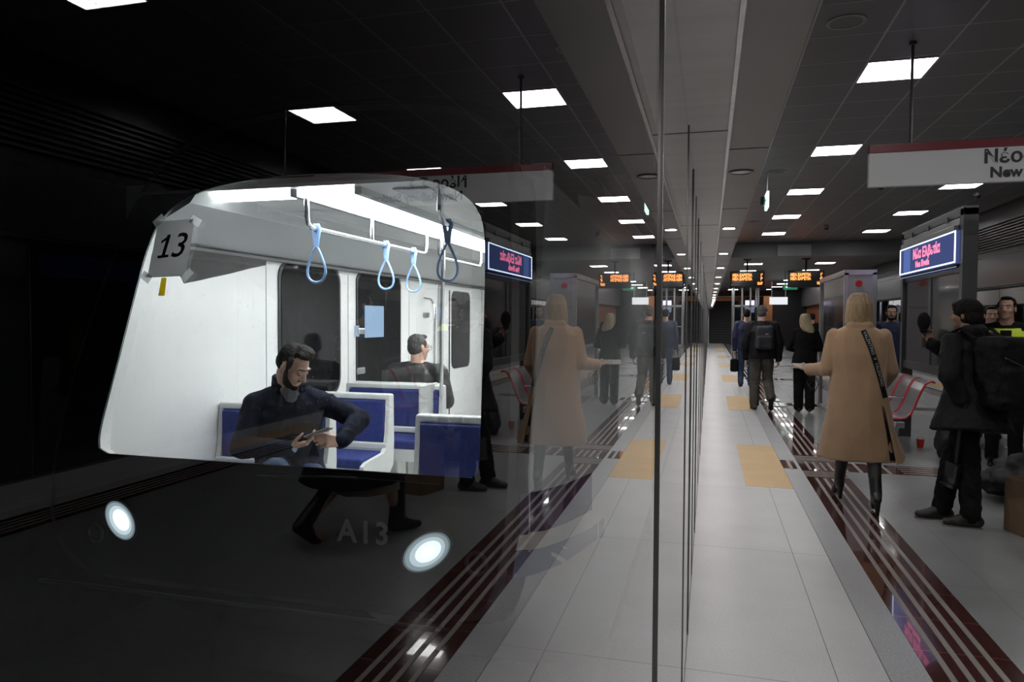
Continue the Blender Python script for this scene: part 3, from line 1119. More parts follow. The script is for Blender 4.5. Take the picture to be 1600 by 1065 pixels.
def scale_ring(ring, xc, hw, zc, hh, Y, xr=(-3.36, -0.75), zr=None):
    xs = [p.x for p in ring]; zs = [p.z for p in ring]
    x0, x1, z0, z1 = min(xs), max(xs), min(zs), max(zs)
    out = []
    for p in ring:
        u = (p.x - (x0 + x1) / 2) / ((x1 - x0) / 2)
        v = (p.z - (z0 + z1) / 2) / ((z1 - z0) / 2)
        out.append(Vector((xc + u * hw, Y, zc + v * hh)))
    return out


def push(ring, dy, grow):
    cx_ = sum(p.x for p in ring) / len(ring); cz = sum(p.z for p in ring) / len(ring)
    return [Vector((cx_ + (p.x - cx_) * grow, p.y + dy, cz + (p.z - cz) * grow)) for p in ring]


r1b = push(r1, 0.015, 1.028)
r2 = push(r1b, 0.12, 1.05)
r2 = [Vector((min(-0.77, max(-3.44, p.x)), p.y, p.z)) for p in r2]
r3 = scale_ring(r1, -1.97, 1.42, 1.12, 1.45, 3.75)
r4 = scale_ring(r1, -1.97, 1.46, 1.05, 1.70, 4.6)
r5 = scale_ring(r1, -1.97, 1.46, 1.05, 1.70, 24.0)

M['train_black'] = mat('black_mask_and_shade', (0.010, 0.010, 0.011), 0.16, coat=0.3)
M['gasket'] = mat('grey_front_trim', (0.075, 0.077, 0.082), 0.45)
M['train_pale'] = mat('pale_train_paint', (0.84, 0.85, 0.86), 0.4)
M['train_side'] = mat('dark_grey_train_corner', (0.09, 0.092, 0.10), 0.35)
M['train_dark'] = mat('dark_train_skirt', (0.035, 0.036, 0.04), 0.4)
M['int_white'] = mat('white_train_lining', (0.80, 0.80, 0.79), 0.35, var=0.03, scale=2)
M['int_grey'] = mat('grey_cove_panel', (0.42, 0.43, 0.43), 0.4)
M['int_floor'] = mat('grey_train_floor', (0.62, 0.62, 0.60), 0.5, var=0.1, scale=30)
M['seat_blue'] = mat('blue_seat_fabric', (0.012, 0.024, 0.15), 0.75, var=0.22, scale=40, bump=0.2, bscale=300)
M['seat_white'] = mat('white_seat_shell', (0.66, 0.67, 0.66), 0.35)
M['strap_blue'] = mat('light_blue_strap', (0.27, 0.44, 0.75), 0.4)
M['ws_glass'] = glass_mat('train_windscreen_glass', (0.95, 0.96, 0.96), dirt=0.085, streak=(9, 9, 0.45), dirt_lo=0.55, body=0.0)

train = empty('metro_train', (-1.97, 12.0, -0.8))
tag(train, 'driverless metro train with a lit cabin standing behind the platform glass', 'train')
T0 = -Vector(train.location)


def tb(mb, name, mats, parent=None, smooth=False, fix=True):
    """build in world numbers, parented to the train or to one of its parts"""
    o = mb.build(name, mats, None, smooth, fix)
    par = parent or train
    o.parent = par
    o.matrix_parent_inverse = Matrix.Translation(-Vector(train.location)) if par is train else Matrix.Identity(4)
    return o


b = MB()
b.loft([r0, r1], 0, caps=False); b.loft([r1, r1b], 1, caps=False); b.loft([r1b, r2], 0, caps=False)  # outermost ring also black, painting the unlit edge of the front
shell_front = tb(b, 'front_mask', [M['train_black'], M['gasket']], smooth=True)
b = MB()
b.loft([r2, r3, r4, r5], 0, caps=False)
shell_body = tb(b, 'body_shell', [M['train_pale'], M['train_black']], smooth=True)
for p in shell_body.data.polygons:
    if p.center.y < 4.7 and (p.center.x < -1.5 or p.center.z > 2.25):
        p.material_index = 1  # black on the far side and top paints shade onto the pale body
b = MB(); b.prism([(-3.3, 4.2, -0.85), (-0.66, 4.2, -0.85), (-0.66, 4.2, -0.3), (-3.3, 4.2, -0.3)], (0, 19, 0)); tb(b, 'underframe', M['train_dark'])
b = MB(); b.box(-3.4, -0.54, 23.9, 24.0, -0.5, 2.8); tb(b, 'rear_wall', M['train_dark'])
b = MB()
nrm = Vector((0, -1, RAKE)).normalized()
b.prism([p - nrm * 0.001 for p in r0], -nrm * 0.008)
o = b.build('windscreen', [M['ws_glass'], M['pane_back'], M['pane_edge']])
for p in o.data.polygons:
    d = p.normal.dot(nrm)
    p.material_index = 0 if d > 0.7 else (1 if d < -0.7 else 2)
o.parent = train
o.matrix_parent_inverse = Matrix.Translation(-Vector(train.location))

# livery sweeps on the near corner, laid on the shell
bpy.context.view_layer.update()
allv, allf = [], []
for ring_set in ([r0, r1, r1b, r2, r3, r4, r5],):
    for ring in ring_set:
        allv += ring
    for i in range(len(ring_set) - 1):
        for j in range(N):
            j2 = (j + 1) % N
            allf.append((i * N + j, i * N + j2, (i + 1) * N + j2, (i + 1) * N + j))
BV = BVHTree.FromPolygons(allv, allf)


def livery(top, bot, name, m, ny=6, nx=5, off=0.004):
    def interp(lst, t):
        f = t * (len(lst) - 1); i = min(int(f), len(lst) - 2)
        a, b_ = lst[i], lst[i + 1]
        return (a[0] + (b_[0] - a[0]) * (f - i), a[1] + (b_[1] - a[1]) * (f - i))
    K = nx * (len(top) - 1)
    rows = []
    for k in range(K + 1):
        a, c = interp(top, k / K), interp(bot, k / K)
        row = []
        for q in range(ny + 1):
            px, py = a[0] + (c[0] - a[0]) * q / ny, a[1] + (c[1] - a[1]) * q / ny
            d = ray(px, py).normalized()
            h = BV.ray_cast(CAMLOC, d, 30)
            row.append(h[0] - d * off if h[0] else CAMLOC + d * 3.5)
        rows.append(row)
    b = MB(); b.loft(rows, closed=False, caps=False)
    return tb(b, name, m, fix=False, smooth=True)


M['liv_navy'] = mat('navy_livery', (0.018, 0.020, 0.10), 0.35)
M['liv_blue'] = mat('grey_blue_livery', (0.16, 0.22, 0.34), 0.3)
M['liv_white'] = mat('white_livery', (0.85, 0.84, 0.80), 0.4)
livery([(812, 772), (850, 765), (885, 755), (925, 738)], [(812, 833), (850, 829), (885, 817), (925, 797)], 'livery_band', M['liv_navy'])
livery([(812, 836), (838, 833), (863, 826), (887, 818), (912, 805), (929, 791), (944, 772)], [(806, 860), (830, 858), (848, 854), (872, 846), (898, 835), (925, 822), (944, 807)], 'livery_sweep', M['liv_white'])
livery([(806, 861), (830, 859), (848, 855), (872, 847), (898, 836), (925, 823), (944, 808)], [(800, 905), (836, 897), (863, 887), (883, 878), (904, 863), (925, 847), (944, 838)], 'livery_band', M['liv_blue'])
livery([(836, 896), (863, 887), (883, 878), (904, 863), (925, 847), (944, 838)], [(836, 898), (866, 896), (890, 889), (912, 880), (930, 871), (944, 863)], 'livery_sweep', M['liv_white'])


def ell_px(cx_, cy_, ax, ay, bx, by, off, n=40):
    return [wsp(cx_ + ax * math.cos(2 * PI * k / n) + bx * math.sin(2 * PI * k / n), cy_ + ay * math.cos(2 * PI * k / n) + by * math.sin(2 * PI * k / n), off) for k in range(n)]


for _k, (_c, _s) in enumerate((((0.40, 0.52, 0.58), 0.35), ((0.50, 0.64, 0.70), 0.62), ((0.70, 0.84, 0.90), 0.95), ((0.85, 0.96, 1.0), 1.6), ((0.93, 0.98, 1.0), 4.0))):
    M['lamp_%d' % _k] = emat('headlight_glow_%s' % ('rim', 'outer', 'middle', 'inner', 'core')[_k], _c, _s)
for nm, args in (('headlight', (190, 812, 15, 29, -18, 9)), ('headlight', (668, 861, 33, -24, 17, 20))):
    cx_, cy_, ax, ay, bx, by = args
    big = ell_px(cx_, cy_, ax * 1.08, ay * 1.08, bx * 1.08, by * 1.08, 0.001)
    hb = MB(); hb.prism(big, (0, -0.008, 0)); hl = tb(hb, nm, M['train_dark'])
    mb = MB()
    rr = [[p for p in ell_px(cx_ + dx, cy_ - dx * 0.4, ax * s, ay * s, bx * s, by * s, off)] for s, off, dx in ((1.0, 0.010, 0), (0.92, 0.013, 0.5), (0.75, 0.015, 1.5), (0.55, 0.016, 3), (0.3, 0.017, 3), (0.02, 0.017, 3))]
    mb.loft(rr, caps=False)
    for i in range(len(mb.f)):
        mb.m[i] = i // 40
    o = mb.build('lens', [M['lamp_%d' % q] for q in range(5)], smooth=True); o.parent = hl
for (cx_, cy_) in ((150, 832), (745, 880)):
    mb = MB(); c = wsp(cx_, cy_, 0.002); mb.ring(c, (0, -1, 0), 0.040, 0.055, 0.008); mb.disc(c, (0, -1, 0), 0.04, 0.03, 0, 0.003, mi=1)
    tb(mb, 'marker_lamp', [M['gasket'], M['train_black']], smooth=False)
tp = wsp(528, 829, 0.003)
o = text_mesh('fleet_number', 'A13', 0.145, mat('grey_fleet_lettering', (0.30, 0.31, 0.31), 0.5), frame_mx(tp, (1, 0, 0), (0, 0, 1)), None, 0.001, bold=0.003, spacing=1.15)
o.parent = train; o.matrix_parent_inverse = Matrix.Translation(-Vector(train.location))
a, c = wsp(405, 742, 0.02), wsp(690, 755, 0.02)
b = MB(); b.tube([a, wsp(520, 743, 0.03), wsp(562, 745, 0.03)], 0.006, 6); b.tube([wsp(562, 745, 0.02), c], 0.003, 6); tb(b, 'wiper', M['steel_dark'])
# lower bumper line
b = MB(); b.tube([wsp(*p, 0.004) for p in ((60, 905), (150, 915), (300, 935), (500, 960), (700, 985))], 0.012, 6); tb(b, 'bumper_strip', M['train_dark'])

# paper sheet 13 taped to the windscreen
sheet = empty('paper_sheet', wsp(270, 388, 0.014))
tag(sheet, 'grey sheet of paper with a handwritten-style black 13 taped to the windscreen', 'paper sheet')
SL0 = Vector(sheet.location)
tl, tr_, br_, bl_ = wsp(250, 346, 0.012), wsp(307, 342, 0.012), wsp(291, 431, 0.012), wsp(232, 434, 0.012)
m_paper = bpy.data.materials.new('thin_printer_paper')
m_paper.use_nodes = True
_nt = m_paper.node_tree; _nt.nodes.clear()
_o = _nt.nodes.new('ShaderNodeOutputMaterial'); _d = _nt.nodes.new('ShaderNodeBsdfDiffuse'); _t = _nt.nodes.new('ShaderNodeBsdfTranslucent'); _m = _nt.nodes.new('ShaderNodeMixShader')
_n = _nt.nodes.new('ShaderNodeTexNoise'); _n.inputs['Scale'].default_value = 9; _r = _nt.nodes.new('ShaderNodeMapRange')
_r.inputs[3].default_value = 0.13; _r.inputs[4].default_value = 0.20
_nt.links.new(_n.outputs['Fac'], _r.inputs[0]); _nt.links.new(_r.outputs[0], _m.inputs[0])
_d.inputs[0].default_value = (0.75, 0.75, 0.76, 1); _t.inputs[0].default_value = (0.8, 0.8, 0.8, 1)
_nt.links.new(_d.outputs[0], _m.inputs[1]); _nt.links.new(_t.outputs[0], _m.inputs[2]); _nt.links.new(_m.outputs[0], _o.inputs[0])
rows = []
for k in range(9):
    v = k / 8
    bend = math.sin(v * PI * 1.2) * 0.006
    row = []
    for q in range(7):
        u = q / 6
        p = tl.lerp(tr_, u).lerp(bl_.lerp(br_, u), v)
        side = 0.008 * math.sin(v * PI) * (1 if v < 0.6 else 0.6)
        row.append(p - SL0 + Vector((side, -bend, 0)))
    rows.append(row)
b = MB(); b.loft(rows, closed=False, caps=False)
b.build('paper', m_paper, sheet, smooth=True, fix=False)
ux = (tr_ - tl).normalized(); uy = (tl - bl_).normalized(); uy = (uy - ux * uy.dot(ux)).normalized()
text_mesh('lettering', '3', 0.19, M['ink'], frame_mx(wsp(271, 386, 0.024) - SL0, ux, uy), sheet, 0.0005, shear=0.25, bold=0.001)
for poly in (((257, 401), (262, 401), (272, 367), (267, 367)), ((271, 367), (257, 377), (257, 381), (268, 374)), ((251, 400), (268, 398), (268, 402), (251, 404))):
    mb = MB(); mb.prism([wsp(x_, y_, 0.023) - SL0 for x_, y_ in poly], (0, -0.0006, 0)); mb.build('lettering', M['ink'], sheet)
m_tape = glass_mat('sticky_tape', (0.9, 0.9, 0.88), dirt=0.5, dirt_lo=0.2, body=0.35)
for (cx_, cy_, an) in ((252, 345, 0.7), (309, 346, -0.5), (232, 433, -0.6), (296, 430, 0.8)):
    c = wsp(cx_, cy_, 0.017) - SL0
    d = (ux * math.cos(an) + uy * math.sin(an)); e2 = (uy * math.cos(an) - ux * math.sin(an))
    b = MB(); b.prism([c + d * x + e2 * y for x, y in ((-0.035, -0.022), (0.035, -0.022), (0.035, 0.022), (-0.035, 0.022))], (0, -0.0004, 0))
    b.build('tape', m_tape, sheet)
q = [wsp(*p, 0.003) for p in ((253, 434), (261, 434), (258, 462), (248, 462))]
b = MB(); b.prism(q, (0, -0.001, 0)); 
m_yel = m_paper.copy(); m_yel.name = 'thin_yellow_paper'
for n_ in m_yel.node_tree.nodes:
    if n_.type in ('BSDF_DIFFUSE', 'BSDF_TRANSLUCENT'):
        n_.inputs[0].default_value = (0.85, 0.72, 0.08, 1)
    if n_.type == 'MAP_RANGE':
        n_.inputs[3].default_value = 0.55; n_.inputs[4].default_value = 0.7
tb(b, 'warning_sticker', m_yel)

# ---- interior
IX0, IX1, IZ0, IZ1, IY1 = -3.14, -0.82, 0.08, 2.24, 12.5
b = MB()
b.box(IX0 - 0.05, IX1 + 0.05, 3.75, IY1, IZ0 - 0.05, IZ0); tb(b, 'cabin_floor', M['int_floor'])
b = MB(); b.box(IX0 - 0.05, IX1 + 0.05, 3.36, IY1, IZ1, IZ1 + 0.05); tb(b, 'cabin_ceiling', M['int_white'])
WALLP = [(3.75, IZ0), (3.12, 0.5), (3.12, TZ), (3.12 + RAKE * (IZ1 - TZ), IZ1), (IY1, IZ1), (IY1, IZ0)]
b = MB(); b.prism([(IX0 - 0.05, y, z) for y, z in WALLP], (0.05, 0, 0))
b.box(IX0, IX0 + 0.004, 4.60, 4.606, 0.9, 2.0, 1); b.box(IX0, IX0 + 0.004, 5.84, 5.848, 0.9, 2.05, 1); b.box(IX0, IX0 + 0.004, 7.2, 7.206, 0.9, 2.05, 1)
tb(b, 'cabin_side_wall', [M['int_white'], M['int_grey']])
b = MB(); b.prism([(IX1, y, z) for y, z in WALLP], (0.05, 0, 0)); tb(b, 'cabin_side_wall', M['int_white'])
b = MB(); b.box(IX0, IX1, IY1, IY1 + 0.05, IZ0, IZ1); tb(b, 'cabin_end_wall', M['int_white'])
b = MB(); b.box(IX0, IX1, 3.06, 3.11, 0.4, TZ - 0.05)
tb(b, 'cabin_front_panel', M['int_white'])
b = MB(); b.loft([[p + Vector((0, 0.012, 0)) for p in r0], [p + Vector((0, 0.14, 0)) for p in push(r0, 0, 1.06)]], caps=False); tb(b, 'window_reveal', M['int_white'], smooth=True)
# cove between wall and ceiling
b = MB(); b.prism([(IX0, 3.3, 1.98), (IX0 + 0.07, 3.3, 2.0), (IX0 + 0.42, 3.3, 2.17), (IX0 + 0.48, 3.3, IZ1), (IX0, 3.3, IZ1)], (0, IY1 - 3.3, 0)); tb(b, 'cove_panel', M['int_grey'])
b = MB(); b.box(IX0 + 0.0, IX0 + 0.075, 3.3, IY1, 1.965, 1.985); tb(b, 'cove_gap', mat('dark_gap', (0.12, 0.12, 0.12), 0.6))
b = MB(); b.box(-2.14, -1.80, 3.45, 9.5, IZ1 - 0.03, IZ1 - 0.005); b.box(-2.75, -1.80, 3.44, 3.54, IZ1 - 0.03, IZ1 - 0.005)
o = tb(b, 'light_strip', emat('train_light_strip', (0.97, 1.0, 1.0), STRIP_L))
b = MB(); b.box(-2.18, -2.14, 3.42, 9.5, IZ1 - 0.04, IZ1); b.box(-1.80, -1.76, 3.42, 9.5, IZ1 - 0.04, IZ1); tb(b, 'strip_trim', M['int_grey'])
b = MB(); b.prism([(-1.62, 3.5, IZ1 - 0.012), (-1.42, 3.5, IZ1 - 0.012), (-1.42, 3.95, IZ1 - 0.012), (-1.62, 3.95, IZ1 - 0.012)], (0, 0, 0.01)); tb(b, 'ceiling_hatch', M['int_grey'])


def round_rect(y0, y1, z0, z1, r, x, n=6):
    pts = []
    for (cy_, cz_, a0) in ((y1 - r, z1 - r, 0), (y0 + r, z1 - r, 90), (y0 + r, z0 + r, 180), (y1 - r, z0 + r, 270)):
        for k in range(n + 1):
            a = math.radians(a0 + 90 * k / n)
            pts.append(Vector((x, cy_ + r * math.cos(a), cz_ + r * math.sin(a))))
    return pts


def side_window(y0, y1, z0, z1, r=0.13):
    mb = MB(); mb.prism(round_rect(y0 - 0.03, y1 + 0.03, z0 - 0.03, z1 + 0.03, r + 0.02, IX0), (0.012, 0, 0)); f = tb(mb, 'side_window', M['rubber'])
    mb = MB(); mb.prism(round_rect(y0, y1, z0, z1, r, IX0 + 0.012), (0.004, 0, 0)); o_ = mb.build('pane', mat('dark_train_window', (0.006, 0.006, 0.007), 0.06, spec=0.22)); o_.parent = f


side_window(4.78, 5.66, 0.92, 1.97)
side_window(6.02, 6.94, 0.92, 1.97, 0.1)
mb = MB(); mb.prism(round_rect(8.05, 9.75, 0.1, 2.03, 0.16, IX0), (0.02, 0, 0)); tb(mb, 'door_surround', M['int_grey'])
mb = MB(); mb.prism(round_rect(8.12, 9.68, 0.1, 1.99, 0.12, IX0 + 0.02), (0.01, 0, 0)); dr = tb(mb, 'door_leaf', M['int_white'])
mb = MB(); mb.prism(round_rect(8.45, 9.15, 0.92, 1.9, 0.1, IX0 + 0.03), (0.008, 0, 0)); o = mb.build('pane', M['black_gloss']); o.parent = dr
mb = MB(); mb.box(IX0 + 0.03, IX0 + 0.036, 8.36, 8.39, 0.2, 1.9); o = mb.build('seal', M['rubber']); o.parent = dr
p0 = atX(573, 477, IX0 + 0.04); p1 = atX(600, 526, IX0 + 0.04)
mb = MB(); mb.rbox(IX0 + 0.018, IX0 + 0.04, p0.y, p1.y, p1.z, p0.z, 0.004); o = tb(mb, 'screen_reflection', emat('pale_blue_reflection', (0.50, 0.72, 1.0), 1.0))  # glowing plate that stands in for a reflection in the window pane
for (px_, py_, w_, h_) in ((559, 517, 0.03, 0.05), (688, 489, 0.05, 0.07)):
    p = atX(px_, py_, IX0 + 0.02)
    mb = MB(); mb.box(IX0, IX0 + 0.02, p.y - w_, p.y + w_, p.z - h_, p.z + h_); tb(mb, 'pale_glow_patch', emat('pale_blue_patch', (0.62, 0.78, 1.0), 0.85))  # small glowing patches; the farther one paints a window reflection
for (px_, py_) in ((566, 517), (566, 579), (668, 492)):
    p = atX(px_, py_, IX0 + 0.03)
    mb = MB(); mb.rbox(IX0, IX0 + 0.03, p.y - 0.07, p.y + 0.07, p.z - 0.03, p.z + 0.03, 0.012); tb(mb, 'latch_plate', M['steel'])
p = atX(704, 497, IX0 + 0.01)
mb = MB(); mb.box(IX0, IX0 + 0.01, p.y - 0.05, p.y + 0.05, p.z - 0.18, p.z + 0.14); mb.box(IX0 + 0.01, IX0 + 0.012, p.y - 0.04, p.y + 0.04, p.z + 0.04, p.z + 0.12, 1)
mb.box(IX0 + 0.01, IX0 + 0.012, p.y - 0.02, p.y + 0.02, p.z - 0.16, p.z - 0.02, 2)
tb(mb, 'safety_notice', [mat('yellow_notice', (0.72, 0.55, 0.12), 0.5), mat('orange_notice', (0.7, 0.25, 0.04), 0.5), M['ink']])
# prohibition stickers and the blue seat pictogram
M['sticker_red'] = mat('sticker_red', (0.45, 0.01, 0.01), 0.5)
for (px_, py_) in ((554, 413), (569, 416)):
    p = atX(px_, py_, IX0 + 0.006)
    mb = MB(); mb.disc((IX0, p.y, p.z), (1, 0, 0), 0.052, 0.052, 0, 0.003); k_ = tb(mb, 'prohibition_sticker', mat('sticker_white', (0.8, 0.8, 0.8), 0.5))
    mb = MB(); mb.ring((IX0 + 0.003, p.y, p.z), (1, 0, 0), 0.044, 0.052, 0.002); mb.box(IX0 + 0.003, IX0 + 0.005, -0.045, 0.045, -0.004, 0.004, mx=Matrix.Translation((0, p.y, p.z)) @ Matrix.Rotation(0.8, 4, 'X'))
    o = mb.build('red_ring', M['sticker_red']); o.parent = k_
    mb = MB(); mb.box(IX0 + 0.003, IX0 + 0.0045, p.y - 0.02, p.y + 0.015, p.z - 0.006, p.z + 0.008); mb.box(IX0 + 0.003, IX0 + 0.0045, p.y - 0.012, p.y + 0.0, p.z - 0.03, p.z + 0.028)
    o = mb.build('pictogram', M['ink']); o.parent = k_
p = atX(504, 400, IX0 + 0.006)
mb = MB()
for dy in (-0.035, 0.035):
    mb.disc((IX0, p.y + dy, p.z + 0.07), (1, 0, 0), 0.02, 0.02, 0, 0.003); mb.box(IX0, IX0 + 0.003, p.y + dy - 0.022, p.y + dy + 0.022, p.z - 0.03, p.z + 0.045)
    mb.box(IX0, IX0 + 0.003, p.y + dy - 0.02, p.y + dy - 0.004, p.z - 0.08, p.z - 0.03); mb.box(IX0, IX0 + 0.003, p.y + dy + 0.004, p.y + dy + 0.02, p.z - 0.08, p.z - 0.03)
tb(mb, 'priority_pictogram', mat('pictogram_blue', (0.02, 0.07, 0.35), 0.5))

# rails
RX, RZ = -2.13, 2.05


def rail(pts, name='grab_rail', r=0.0145):
    mb = MB(); mb.tube(pts, r, 10); return tb(mb, name, M['chrome'], smooth=True)


rail([(RX, 3.50, IZ1), (RX, 3.50, RZ + 0.05), (RX, 3.51, RZ + 0.015), (RX, 3.55, RZ), (RX, 5.16, RZ), (RX, 5.21, RZ + 0.02), (RX, 5.22, RZ + 0.06), (RX, 5.22, IZ1)])
rail([(RX, 4.28, RZ), (RX, 4.28, IZ1)])
rail([(RX, 5.5, IZ1), (RX, 5.5, RZ + 0.04), (RX, 5.54, RZ), (RX, 6.55, RZ), (RX, 6.6, RZ + 0.05), (RX, 6.6, IZ1)])
rail([(-1.34, 3.47, IZ1), (-1.34, 3.47, RZ + 0.06), (-1.34, 3.52, RZ), (-1.34, 5.2, RZ), (-1.34, 5.25, RZ + 0.05), (-1.34, 5.25, IZ1)], r=0.017)
rail([(-2.12, 5.55, IZ1), (-2.12, 5.56, 1.9), (-2.14, 5.58, 1.5), (-2.14, 5.58, 0.9)], 'grab_pole', 0.017)
rail([(IX0 + 0.02, 7.55, 1.78), (IX0 + 0.12, 7.55, 1.76), (IX0 + 0.16, 7.55, 1.68), (IX0 + 0.16, 7.55, 0.6)], 'grab_pole', 0.017)


def strap(loc, label):
    e = empty('hanging_strap', loc)
    mb = MB(); mb.tube([(-0.012, 0, 0.018), (0.012, 0, 0.018), (0.020, 0, 0.0), (0.010, 0, -0.05), (0.006, 0, -0.095), (-0.006, 0, -0.095), (-0.010, 0, -0.05), (-0.020, 0, 0.0)], 0.008, 8, closed=True, flat=(1, 1.6))
    mb.build('band', M['strap_blue'], e, smooth=True)
    mb = MB()
    loop = []
    for k in range(28):
        a = 2 * PI * k / 28
        w_ = 0.064 * math.sin(a) * (0.62 - 0.38 * math.cos(a)) / 0.80
        z_ = -0.20 + 0.10 * math.cos(a)
        loop.append((w_, 0, z_))
    mb.tube(loop, 0.0075, 8, closed=True)
    mb.build('handle', M['strap_blue'], e, smooth=True)
    tag(e, label, 'hanging strap', 'light blue hanging straps')


strap((RX, 3.60, RZ), 'large light blue hanging strap on the rail above the bearded seated man')
strap((RX, 4.50, RZ), 'light blue hanging strap in front of the second dark train window')
strap((RX, 4.97, RZ), 'smallest light blue hanging strap, against the white wall above the man in glasses')
strap((-1.34, 3.58, RZ), 'light blue hanging strap beside the vertical pole, largest on the right')


def transit_seat():
    e = empty('train_seat')
    W = 0.41
    side = [(0.035, 0.90), (-0.035, 0.90), (-0.06, 0.62), (-0.085, 0.53), (-0.13, 0.49), (-0.40, 0.47), (-0.45, 0.45), (-0.45, 0.41), (-0.38, 0.37), (-0.20, 0.31), (-0.04, 0.32), (0.03, 0.38), (0.045, 0.55)]
    mb = MB()
    for s in (-1, 1):
        mb.prism([Vector((s * W, y, z)) for y, z in side], (-s * 0.03, 0, 0))
    mb.rbox(-W, W, -0.04, 0.035, 0.865, 0.91, 0.012)
    mb.box(-W + 0.02, W - 0.02, -0.02, 0.03, 0.50, 0.88)
    mb.rbox(-W, W, -0.095, 0.0, 0.505, 0.555, 0.01)
    mb.box(-W + 0.02, W - 0.02, -0.42, 0.0, 0.33, 0.43)
    mb.build('shell', M['seat_white'], e)
    mb = MB(); mb.rbox(-W + 0.035, W - 0.035, -0.065, -0.015, 0.555, 0.862, 0.012); mb.build('back_pad', M['seat_blue'], e)
    mb = MB(); mb.rbox(-W + 0.035, W - 0.035, -0.43, -0.075, 0.425, 0.50, 0.02); mb.build('cushion', M['seat_blue'], e)
    mb = MB(); mb.rbox(-0.10, 0.10, -0.2, -0.02, 0.0, 0.34, 0.01); mb.build('pedestal', M['seat_white'], e)
    return e


ts = transit_seat()
seats = [((-2.72, 4.10), 0, 'blue and white double train seat under the bearded man'),
         ((-2.68, 4.89), 0, 'blue and white double train seat right behind the bearded man'),
         ((-2.60, 5.68), 0, 'blue and white double train seat in front of the man in glasses'),
         ((-2.64, 5.80), PI, 'double train seat turned away, under the man in glasses'),
         ((-1.24, 3.92), 0, 'blue train seat across the aisle, cut by the windscreen corner')]
for i, ((x, y), rz, lb) in enumerate(seats):
    s_ = ts if i == 0 else copy_tree(ts)
    s_.location = (x, y, IZ0)
    s_.rotation_euler = (0, 0, rz)
    if i == 2:
        s_.scale = (1.10, 1, 1)
    tag(s_, lb, 'train seat', 'double seats in the train')
mb = MB()
mb.rbox(-2.25, -2.225, 5.35, 5.72, 0.45, 1.01, 0.01)
tb(mb, 'side_screen', mat('perforated_grey_panel', (0.45, 0.45, 0.44), 0.4, var=0.2, scale=80))

# ------------------------------------------------------------------ people
def cap(mb, p0, p1, r0_, r1_, n=14, flat=None, side=None):
    """tapered capsule; flat=(a,b) squashes the section, side = direction of the first axis"""
    p0, p1 = Vector(p0), Vector(p1)
    t = (p1 - p0)
    if t.length < 1e-6:
        t = Vector((0, 0, 1e-4))
    t.normalize()
    u = Vector(side) if side is not None else t.orthogonal()
    u = (u - t * u.dot(t)).normalized()
    v = t.cross(u)
    fa, fb = flat or (1, 1)
    rings = []
    for k in range(5):
        a = -PI / 2 + (k + 0.35) / 5 * PI / 2
        rings.append((p0 + t * r0_ * math.sin(a) * min(fa, fb, 1), r0_ * math.cos(a)))
    for k in range(5):
        a = (k + 0.65) / 5 * PI / 2
        rings.append((p1 + t * r1_ * math.sin(a) * min(fa, fb, 1), r1_ * math.cos(a)))
    mb.loft([[c + (u * math.cos(2 * PI * j / n) * fa + v * math.sin(2 * PI * j / n) * fb) * r_ for j in range(n)] for c, r_ in rings])


def chain(mb, pts, rs, **kw):
    for i in range(len(pts) - 1):
        cap(mb, pts[i], pts[i + 1], rs[i], rs[i + 1], **kw)


def ell(mb, c, r_, rot=None, n=18, m=12):
    c = Vector(c)
    rings = []
    for i in range(m):
        a = -PI / 2 + (i + 0.4) / (m - 0.2) * PI
        ring = []
        for j in range(n):
            p = Vector((r_[0] * math.cos(a) * math.cos(2 * PI * j / n), r_[1] * math.cos(a) * math.sin(2 * PI * j / n), r_[2] * math.sin(a)))
            ring.append(c + (rot @ p if rot is not None else p))
        rings.append(ring)
    mb.loft(rings)


def se_ring(c, u, v, hw, hd, n=28, e=2.4):
    out = []
    for j in range(n):
        a = 2 * PI * j / n
        ca, sa = math.cos(a), math.sin(a)
        x = math.copysign(abs(ca) ** (2 / e), ca) * hw
        y = math.copysign(abs(sa) ** (2 / e), sa) * hd
        out.append(c + u * x + v * y)
    return out


def blob(name, mb, m, parent, voxel=0.008, smooth=3, fold=0.0, ffreq=9.0, fstretch=(1, 1, 0.45), seed=0.0):
    me = bpy.data.meshes.new(name + '_src')
    me.from_pydata([tuple(p) for p in mb.v], [], mb.f)
    bm = bmesh.new(); bm.from_mesh(me)
    bmesh.ops.recalc_face_normals(bm, faces=bm.faces[:])
    bm.to_mesh(me); bm.free()
    t = bpy.data.objects.new(name + '_tmp', me)
    COL.objects.link(t)
    r_ = t.modifiers.new('r', 'REMESH'); r_.mode = 'VOXEL'; r_.voxel_size = voxel; r_.adaptivity = 0.0
    if smooth:
        s_ = t.modifiers.new('s', 'SMOOTH'); s_.factor = 0.5; s_.iterations = smooth
    dg = bpy.context.evaluated_depsgraph_get()
    out = bpy.data.meshes.new_from_object(t.evaluated_get(dg))
    bpy.data.objects.remove(t); bpy.data.meshes.remove(me)
    out.name = name
    if fold:
        ns = [v.normal.copy() for v in out.vertices]
        sv = Vector((seed, seed * 0.7, seed * 1.3))
        for v, n_ in zip(out.vertices, ns):
            q = Vector((v.co.x * fstretch[0], v.co.y * fstretch[1], v.co.z * fstretch[2])) * ffreq + sv
            f = noise.noise(q) + 0.45 * noise.noise(q * 2.3)
            f = -abs(f) * 1.4 + 0.35
            v.co += n_ * fold * f
    out.materials.clear()
    out.materials.append(m)
    for p in out.polygons:
        p.use_smooth = True
    o = bpy.data.objects.new(name, out)
    COL.objects.link(o)
    o.parent = parent
    return o


